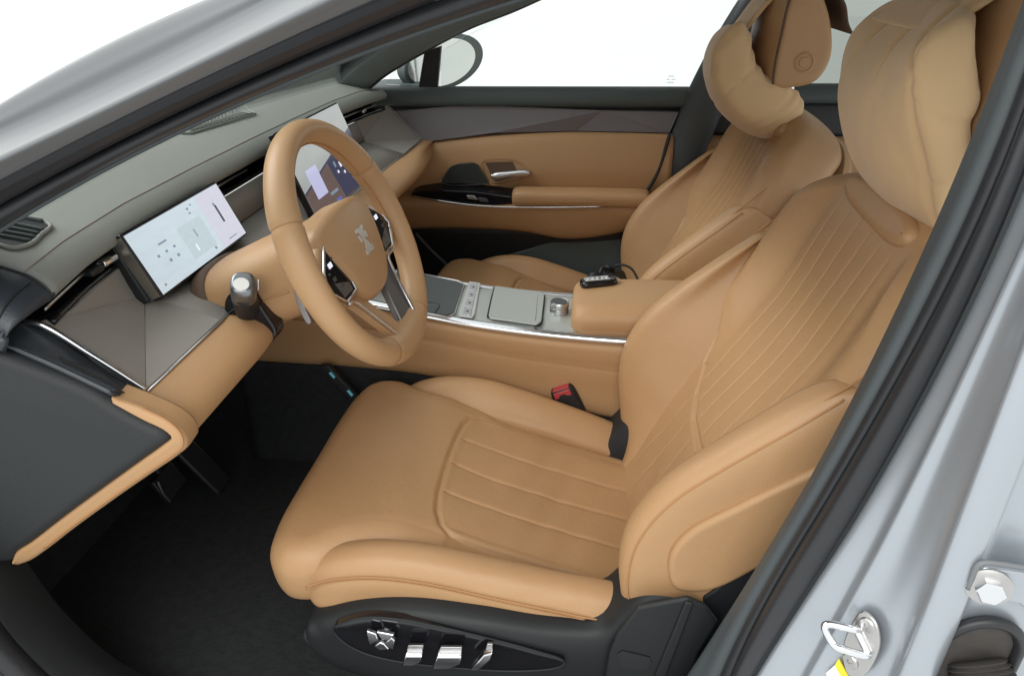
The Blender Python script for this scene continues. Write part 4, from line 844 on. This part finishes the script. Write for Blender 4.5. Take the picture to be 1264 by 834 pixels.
def bbol(s):
    Hs = [-.075, -.065, -.045, .0, .05, .10, .15, .20, .25, .31, .36, .40, .43, .455, .468, .475]; Pn = [-.03, -.02, -.006, .024, .060, .095, .117, .124, .120, .103, .085, .070, .060, .052, .046, .04]; E = [.25, .55, .85, 1, 1, 1, 1, 1, 1, 1, 1, 1, .95, .8, .55, .25]
    L = []
    for h, p, e in zip(Hs, Pn, E):
        yi = lerp(h, [-.05, .05, .15, .25, .33, .42, .47], [.140, .146, .156, .172, .190, .215, .228]); yo_ = lerp(h, [-.05, .1, .3, .47], [.262, .274, .278, .274])
        loop = np.array([(yi-.012, -.02), (yi+.002, .010), (yi*.62+yo_*.38-.004, p*.66), (yo_-.052, p*.94), (yo_-.032, p), (yo_-.014, p-.004), (yo_-.003, p-.018), (yo_+.003, p*.5-.02), (yo_+.004, -.04), (yo_-.006, -.085), (yo_-.05, -.09), (yi, -.06)])
        c = np.array([(yi+yo_)/2+.02, p*.3]); loop = c+(loop-c)*e
        L.append([bk(h, s*a, b) for a, b in loop])
    o = rings('backrest_bolster', L, 'leather_seat', seat, m=100, n=120)
    sp_ = []
    for h, p in zip(Hs[2:-2], Pn[2:-2]):
        yo_ = lerp(h, [-.05, .1, .3, .47], [.262, .274, .278, .274]); sp_.append(bk(h, s*(yo_-.0045), p-.0145))
    tube('bolster_seam', sp_, .0014, 'stitch', o, seg=6, n=90)
    # wing piping running up from the corner where the pads meet
    tube('wing_seam', [bk(.44, s*.262, .048), bk(.48, s*.262, .036), bk(.52, s*.256, .022), bk(.56, s*.243, .010)], .0012, 'stitch', o, seg=6, n=40)
    # outer side pad
    sp2 = np.array([(.470, .318), (.459, .345), (.460, .378), (.478, .412), (.532, .459), (.607, .517), (.68, .575), (.74, .64), (.76, .62), (.70, .52), (.64, .44), (.575, .375), (.52, .325), (.495, .316)])
    slab('side_pad', sp2, lambda p, q: .0*p+.007, lambda p, q, h: (p, s*(.281+h), q), 'leather_seat', seat, r=.007, depth=.03, nt=180, nr=20, ne=8, ctr=(.56, .43))
bbol(-1); bbol(1)
# padded oval at the headrest foot
oo = np.array([(.612+.023*np.sign(math.sin(t))*abs(math.sin(t))**.9, .128*np.sign(math.cos(t))*abs(math.cos(t))**.55) for t in np.linspace(0, 2*math.pi, 48, endpoint=False)])
slab('headrest_pad', oo, lambda p, q: 0*p+.030+.006*(abs(q)/.12)**2, bk, 'leather_seat', seat, r=.013, depth=.03, nt=160, nr=30, ne=8)
# back shell
so_ = bo*np.array([.98, .97]); slab('back_shell', so_, lambda p, q: 0*p+.02, lambda h, y, n: bk(h, y, -.12-n), 'leather', seat, r=.02, depth=.03, nt=120, nr=12, ne=6, ctr=(.3, 0))
def hrest(par, off, ys=1.14):
    """headrest: crowned front, flat sides with round release button"""
    off = np.array(off)
    side = np.array([(.690, .788), (.735, .786), (.772, .799), (.791, .840), (.782, .900), (.760, .950), (.738, .985), (.710, .992), (.697, .950), (.690, .88), (.686, .82)])
    c = np.array([.738, .88]); L = []
    for y, e, fw in ((-.131, .62, 0), (-.1305, .86, 0), (-.128, .96, .0), (-.120, 1, .003), (-.09, 1.01, .014), (-.05, 1.02, .024), (0, 1.02, .028), (.05, 1.02, .024), (.09, 1.01, .014), (.120, 1, .003), (.128, .96, 0), (.1305, .86, 0), (.131, .62, 0)):
        P = c+(side-c)*e; P[:, 0] -= fw*sm(.76, .69, side[:, 0]); L.append([off+np.array([a_, y*ys, b_]) for a_, b_ in P])
    h = rings('headrest', L, 'leather_seat', par, m=110, n=80)
    tube('headrest_seam', [off+np.array(v) for v in ((.6875, -.1265*ys, .792), (.6855, -.1265*ys, .82), (.6895, -.1265*ys, .88), (.6965, -.1265*ys, .95), (.711, -.126*ys, .989))], .0026, 'suede_dark', h, seg=8, n=40)
    lathe('release_button', off+np.array([.741, -.131*ys, .834]), (0, -1, 0), [(.020, -.006), (.020, .001), (.0165, .0028), (.0155, .0008), (.011, .001), (.010, .0026), (.003, .003)], 'leather', h, seg=36)
    for y in (-.055, .055): tube('headrest_post', [off+np.array([.74, y, .80]), off+np.array([.755, y, .70])], .007, 'chrome', h, seg=14)
# base: black side trim, switch panel, rails
def bt_loop(x, zt, zb, yo_, yi): return [(x, -yi, zt-.004), (x, -yo_+.012, zt), (x, -yo_+.002, zt-.008), (x, -yo_, (zt+zb)/2), (x, -yo_+.004, zb+.008), (x, -yo_+.02, zb), (x, -yi, zb)]
BX = [(-.045, .170, .145), (-.037, .186, .125), (-.012, .202, .100), (.04, .226, .085), (.12, .240, .075), (.22, .236, .065), (.32, .226, .055), (.38, .232, .05), (.405, .262, .05), (.43, .290, .05), (.47, .300, .05), (.51, .300, .06), (.53, .288, .09)]
rings('base_trim', [bt_loop(x, zt, zb, .285+.012*math.sin(math.pi*(x+.05)/.5), .19) for x, zt, zb in BX], 'seat_plastic', seat, m=60, n=90)
rings('base_trim', [[(x, -y, z) for x, y, z in bt_loop(x, zt-.04, zb, .285, .19)] for x, zt, zb in BX], 'seat_plastic', seat, m=60, n=60)
cp = np.array([at(*p, y=-.302)[[0, 2]] for p in [(411, 776), (424, 768), (450, 762), (482, 763), (530, 771), (600, 787), (660, 803), (697, 816), (690, 823), (640, 828), (560, 824), (490, 816), (450, 806), (425, 793)]])
pn = slab('switch_panel', cp, lambda p, q: 0*p+.003, lambda p, q, h: (p, -.299-h, q), 'gloss_black', seat, r=.002, depth=.012, nt=120, nr=10, ne=4, ctr=(.14, .175))
tube('panel_rim', [(p, -.3015, q) for p, q in cp], .0016, 'seat_plastic', pn, seg=8, closed=True, n=90)
def swp(px, py, d): return at(px, py, y=-.303-d)
for pts in ([(454, 774), (466, 778), (469, 786), (458, 792), (455, 785)], [(466, 775), (478, 777), (488, 779), (482, 786), (472, 785)], [(484, 782), (489, 786), (487, 798), (482, 795), (477, 788)], [(463, 793), (470, 788), (476, 790), (482, 797), (470, 798)]):
    plate('lumbar_switch', [swp(*p, .006) for p in pts], (0, -1, 0), .006, 'chrome', pn, bevel=.0016)
for top, face in ([[(505, 793), (524, 793), (523, 800), (503, 800)], [(502, 801), (523, 801), (521, 809), (512, 813), (498, 813)]], [[(545, 795), (571, 795), (571, 801), (542, 801)], [(541, 802), (571, 802), (570, 811), (556, 817), (535, 817)]], [[(602, 791), (609, 791), (609, 797), (600, 799)], [(598, 800), (609, 797), (607, 805), (592, 819), (581, 819)]]):
    k_ = plate('adjust_switch', [swp(*p, .010) for p in face], (0, -1, -.2), .010, 'chrome', pn, bevel=.0015); plate('switch_cap', [swp(*p, .008) for p in top], (0, -1, .3), .006, 'steel', k_, bevel=.001)
# rear recliner cover
rc_ = [at(*p, y=-.297) for p in [(786, 744), (848, 732), (872, 742), (886, 762), (862, 800), (842, 860), (742, 860), (752, 800), (762, 775)]]
rcv = plate('recliner_cover', rc_, (0, -1, 0), .008, 'seat_plastic', seat, bevel=.005)
plate('recliner_shield', [at(*p, y=-.284) for p in [(868, 738), (880, 730), (962, 655), (985, 640), (985, 700), (900, 800), (870, 800)]], (0, 1, 0), .012, 'black', seat, bevel=.003)
plate('cover_ridge', [at(*p, y=-.306) for p in [(846, 740), (856, 742), (815, 850), (800, 850)]], (0, -1, 0), .004, 'seat_plastic', rcv, bevel=.002)
plate('cover_recess', [at(*p, y=-.3056) for p in [(762, 806), (768, 802), (802, 810), (804, 816), (798, 826), (768, 822)]], (0, -1, 0), .001, 'black', rcv)
for y in (-.2, .2):
    box('seat_rail', (.22, y, .03), (.50, .05, .05), 'black', seat, bevel=.006); box('rail_leg', (.0, y, .11), (.05, .03, .13), 'black', seat); box('rail_leg', (.38, y, .10), (.05, .03, .11), 'black', seat)
box('seat_pan', (.2, 0, .155), (.5, .42, .03), 'black', seat, bevel=.01)
# buckle on the inboard side
bc = thing('seat_belt_buckle', 'black seat belt buckle with red release beside the driver seat', 'buckle', (.31, .272, 0))
bx0 = at(697, 487, y=.272); bdir = at(735, 565, y=.272)-bx0; bdir /= np.linalg.norm(bdir); bq = np.array([bdir[2], 0, -bdir[0]])
def bl_(s, w_, d): c_ = bx0+bdir*s; return [c_+bq*a*w_+np.array([0, b*d, 0]) for a, b in ((-1, -.6), (-.7, -1), (.7, -1), (1, -.6), (1, .6), (.7, 1), (-.7, 1), (-1, .6))]
rings('buckle_body', [bl_(s, w_, d) for s, w_, d in ((-.020, .019, .009), (-.016, .022, .012), (.02, .025, .013), (.055, .024, .012), (.085, .019, .010), (.18, .017, .008))], 'black', bc, m=32, n=30)
plate('release_button', [bx0+bdir*s+bq*a+np.array([0, -.0115, 0]) for s, a in ((-.016, -.017), (-.016, .017), (-.003, .018), (-.003, -.018))], (0, -1, 0), .003, 'red', bc, bevel=.0012)
plate('release_button', [bx0+bdir*(-.0175)+bq*a+np.array([0, b, 0]) for a, b in ((-.017, -.011), (.017, -.011), (.017, .005), (-.017, .005))], -bdir, .003, 'red', bc, bevel=.0008)
# passenger seat: copy of everything, set lower and on the far side
pseat = seat.copy(); COL.objects.link(pseat); OFF = Vector((.008, .752, -.030)); pseat.location = seat.location+OFF; pseat.name = 'passenger_seat'
pseat['label'] = 'tan leather passenger seat on the far side of the console'
for ch in list(seat.children):
    c_ = ch.copy(); COL.objects.link(c_); c_.parent = pseat; c_.matrix_parent_inverse = ch.matrix_parent_inverse.copy()
    for g_ in ch.children: d_ = g_.copy(); COL.objects.link(d_); d_.parent = c_; d_.matrix_parent_inverse = g_.matrix_parent_inverse.copy()
hrest(seat, (.066, 0, .02), 1.27); hrest(pseat, (0, .778, 0))
# ================================================================== NECK PILLOWS
pil = thing('neck_pillow', 'plump tan suede cushion strapped to the driver headrest', 'pillow', (.70, 0, .74), 'headrest cushions')
near = np.array([(.704, .966), (.684, .957), (.668, .936), (.669, .905), (.680, .875), (.706, .820), (.735, .750), (.748, .744), (.752, .79), (.748, .835), (.739, .882), (.724, .935), (.715, .962)])
mid_ = np.array([(.728, .978), (.700, .955), (.669, .915), (.656, .872), (.661, .829), (.678, .79), (.706, .752), (.738, .727), (.750, .742), (.757, .79), (.755, .84), (.749, .89), (.744, .94), (.742, .972)])
nr_, md_ = cr(near, 160, True), cr(mid_, 160, True)
i0 = np.argmin(nr_[:, 0]*0+abs(nr_-near[0]).sum(1)); 
cN = np.array([.718, .855]); Ls = []
def plp(y, t, e): P = nr_*(1-t)+md_*t; P = cN+(P-cN)*e; return np.c_[P[:, 0], np.full(160, y), P[:, 1]]
for y, t, e in ((-.146, 0, .10), (-.1455, 0, .35), (-.144, 0, .62), (-.141, 0, .84), (-.137, .02, .95), (-.131, .05, 1.0), (-.1295, .06, 1.004), (-.12, .25, 1.0), (-.09, .62, 1.0), (-.045, .9, 1.0), (0, 1, 1.0), (.05, 1, 1.0), (.09, .8, .99), (.12, .5, .96), (.135, .3, .85), (.142, .2, .6), (.145, .2, .25)): Ls.append(plp(y, t, e))
pb = rings('cushion', Ls, 'suede', pil, n=150, smooth_loop=False)
def wrinkle(o, f):
    me = o.data; n = len(me.vertices); co = np.empty(n*3); me.vertices.foreach_get('co', co); co = co.reshape(-1, 3); no = np.empty(n*3); me.vertices.foreach_get('normal', no); no = no.reshape(-1, 3)
    co += no*f(co)[:, None]; me.vertices.foreach_set('co', co.ravel()); me.update()
def w1(c):
    x, y, z = c.T
    d = -.0035*np.exp(-((y+.1305)/.0035)**2)*sm(.955, .93, z)                         # side seam
    d += .0045*np.sin(75*z+30*x)*np.exp(-((x-.742)/.012)**2)*sm(-.10, -.13, y)        # gathered rear edge
    for (y0, s_, w_) in ((-.098, 1.4, .006), (-.03, .4, .005), (.05, -.6, .006)):
        d += -.010*np.exp(-((y-y0-s_*(z-.955)*.5)/w_)**2)*sm(.885, .945, z)
    for (y0, s_, w_, a_) in ((-.05, -.9, .014, .0013), (.03, .7, .017, .0016), (-.10, .5, .012, .0010), (.09, .3, .016, .0014)):
        d += -a_*np.exp(-((y-y0-s_*(z-.84)*.6-.01*np.sin(30*z))/w_)**2)*sm(.76, .80, z)*sm(.92, .87, z)
    d += -.0018*np.exp(-((z-.80-.15*(y+.13)-.2*(x-.71))/.006)**2)*sm(-.125, -.137, y)-.0018*np.exp(-((z-.875+.3*(x-.71))/.007)**2)*sm(-.125, -.137, y)
    d += .0014*np.sin(22*y+13*z)*np.sin(17*z)+.0008*np.sin(48*z+31*y)*np.sin(40*y)
    return d
wrinkle(pb, w1)
def ribbon(name, L, R, mt, par, th=.006, n=40):
    A_, B_ = cr(L, n), cr(R, n); G = np.array([A_+(B_-A_)*t for t in np.linspace(0, 1, 9)]); G[1:-1] += 0
    return mesh(name, G.reshape(-1, 3), gridF(9, n), mt, par, solid=th)
ribbon('strap', [(.690, -.105, .950), (.720, -.11, .972), (.760, -.115, 1.000), (.82, -.115, 1.02), (.88, -.115, 1.0)], [(.690, .105, .950), (.720, .11, .974), (.760, .115, 1.005), (.82, .115, 1.03), (.88, .115, 1.01)], 'suede', pil)
# passenger cushion: hangs under the headrest as a thick crescent with a strap over the top
pil2 = thing('neck_pillow', 'drooping tan suede cushion hanging below the passenger headrest', 'pillow', (.66, .76, .68), 'headrest cushions')
L2 = []
for y, e in ((.625, .15), (.627, .45), (.634, .75), (.65, .93), (.70, 1.0), (.76, 1.02), (.82, 1), (.87, .93), (.886, .75), (.893, .45), (.895, .15)):
    prof = np.array([(.622, .890), (.594, .872), (.575, .830), (.574, .785), (.594, .740), (.630, .700), (.675, .672), (.724, .664), (.764, .682), (.780, .718), (.764, .752), (.722, .768), (.688, .788), (.660, .825), (.644, .872)])
    drop = .030*sm(.72, .63, y)
    c = np.array([.640, .755]); prof = c+(prof-c)*e; L2.append([(a-.006-.01*sm(.72, .63, y), y, b+drop) for a, b in prof])
pb2 = rings('cushion', L2, 'suede', pil2, m=130, n=110)
def w2(c):
    x, y, z = c.T; inner = sm(.0, .05, (x-.60)*.7+(z-.74)*.7)
    return (.0016*np.sin(150*(x-z)+25*y+3*np.sin(60*y))*inner*sm(.72, .66, y)*sm(.628, .638, y)+.0016*np.sin(30*y+22*z)-.0020*np.exp(-((x-z+.145-.25*(y-.76))/.008)**2)-.0016*np.exp(-((x-z+.06+.2*(y-.76))/.008)**2)*sm(.75,.70,y))
wrinkle(pb2, w2)
ribbon('strap', [(.612, .70, .868), (.632, .69, .90), (.668, .685, .948), (.72, .68, .985), (.79, .68, .99)], [(.612, .84, .868), (.632, .84, .90), (.668, .84, .95), (.72, .84, .99), (.79, .84, .995)], 'suede', pil2, th=.008)
ribbon('back_flap', [(.77, .63, .975), (.80, .628, .94), (.812, .626, .905), (.822, .622, .888)], [(.77, .88, .975), (.80, .88, .94), (.812, .88, .905), (.822, .88, .888)], 'suede_dark', pil2, th=.004)
# ================================================================== small things in the cabin
bag = thing('black_bag', 'small crumpled black bag with a cord on the passenger seat', 'bag', (.37, .78, .25))
bl0 = []
for k, (z, e) in enumerate(((.225, .7), (.23, .95), (.25, 1.0), (.272, .92), (.290, .72), (.302, .45), (.306, .12))):
    bl0.append([(.372+e*.072*math.cos(t)*(1+.12*math.sin(3*t+k)), .78+e*.085*math.sin(t)*(1+.10*math.cos(4*t+k)), z+.006*math.sin(5*t+k)) for t in np.linspace(0, 2*math.pi, 18, endpoint=False)])
bb = rings('bag_body', bl0, 'black', bag, m=60, n=30)
wrinkle(bb, lambda c: .004*np.sin(90*c[:, 0]+50*c[:, 2])*np.sin(70*c[:, 1]+30*c[:, 0]))
tube('knot', [(.35, .78, .300), (.36, .79, .318), (.375, .775, .325), (.385, .79, .312), (.365, .80, .302)], .006, 'black', bag, seg=8)
tube('cord', [(.375, .78, .31), (.40, .77, .335), (.43, .76, .330), (.45, .74, .300), (.452, .73, .265)], .0032, 'black', bag, seg=8, n=40)
cable = tube('black_cable', [(.14, .58, .262), (.17, .60, .268), (.21, .60, .266), (.235, .585, .272), (.26, .58, .27), (.285, .55, .28), (.31, .54, .285)], .0028, 'black', seg=8, n=40); tag(cable, 'thin black cable trailing along the console edge of passenger seat', 'cable')
# floor mat with bound edge, pedals
fm = thing('floor_mat', 'black floor mat in the driver footwell', 'floor mat', (-.3, -.05, 0))
mo_ = np.array([(-.60, -.28), (-.60, .0), (-.60, .22), (-.40, .24), (-.1, .24), (.05, .22), (.08, 0), (.05, -.28), (-.2, -.30), (-.45, -.30)])
slab('mat_sheet', mo_, lambda p, q: 0*p+.012+.002*np.sin(9*p)*np.sin(8*q), lambda p, q, h: (p, q, h), 'mat', fm, r=.004, depth=.010, nt=120, nr=30, ne=4)
tube('mat_edge', [(a, b, .010) for a, b in mo_], .005, 'black', fm, seg=8, closed=True, n=120)
ped = thing('brake_pedal', 'dark brake pedal with a metal edge below the dashboard', 'pedal', (-.5, .05, .1))
pc = at(200, 598, x=-.50); box('pedal_pad', pc+np.array([.0, .02, -.01]), (.012, .07, .055), 'rubber', ped, rot=Matrix.Rotation(-.5, 3, 'Y'), bevel=.004)
tube('pedal_arm', [pc+np.array([-.01, .02, 0]), pc+np.array([-.06, .02, .12]), pc+np.array([-.07, .02, .25])], .007, 'black', ped, seg=10)
tube('pedal_edge', [pc+np.array([.004, -.014, .018]), pc+np.array([.01, -.015, -.01]), pc+np.array([.016, -.012, -.032])], .0022, 'satin', ped, seg=8)
acc = thing('accelerator_pedal', 'long dark accelerator pedal in the shadow of the footwell', 'pedal', (-.45, .17, .02))
box('pedal_pad', (-.47, .17, .10), (.012, .055, .16), 'rubber', acc, rot=Matrix.Rotation(-.6, 3, 'Y'), bevel=.005); tube('pedal_arm', [(-.50, .17, .14), (-.56, .17, .24)], .006, 'black', acc, seg=8)
# footwell lamps / console switches under the dash
usb = thing('console_ports', 'two small blue lit ports on the black panel under the dashboard', 'ports', (-.2, .27, .2))
pb_ = [at(*p, y=.262) for p in [(393, 452), (405, 452), (452, 500), (440, 505)]]; plate('port_panel', pb_, (0, 1, 0), .015, 'black', usb, bevel=.003)
for p in ((410, 463), (432, 485)):
    q = at(*p, y=.258); plate('port_light', [at(p[0]+a, p[1]+b, y=.2605) for a, b in ((-4, -3), (-1, -4), (4, 2), (2, 4))], (0, -1, 0), .001, 'led', usb, smooth=False)
# far belt guide
sb = thing('seat_belt', 'black seat belt with a metal guide at the far pillar', 'seat belt', (.62, 1.02, .4))
g0 = at(851, 192, y=1.07)
tube('belt_guide', [g0+np.array([-.01, 0, -.03]), g0+np.array([-.008, 0, .012]), g0+np.array([.01, 0, .025]), g0+np.array([.02, 0, .0])], .006, 'chrome', sb, seg=10); 
ribbon('belt_web', [(g0[0]+.005, 1.065, g0[2]-.02), (g0[0]+.03, 1.07, .4), (g0[0]+.02, 1.07, .1)], [(g0[0]+.05, 1.065, g0[2]), (g0[0]+.075, 1.07, .4), (g0[0]+.065, 1.07, .1)], 'black', sb, th=.002)
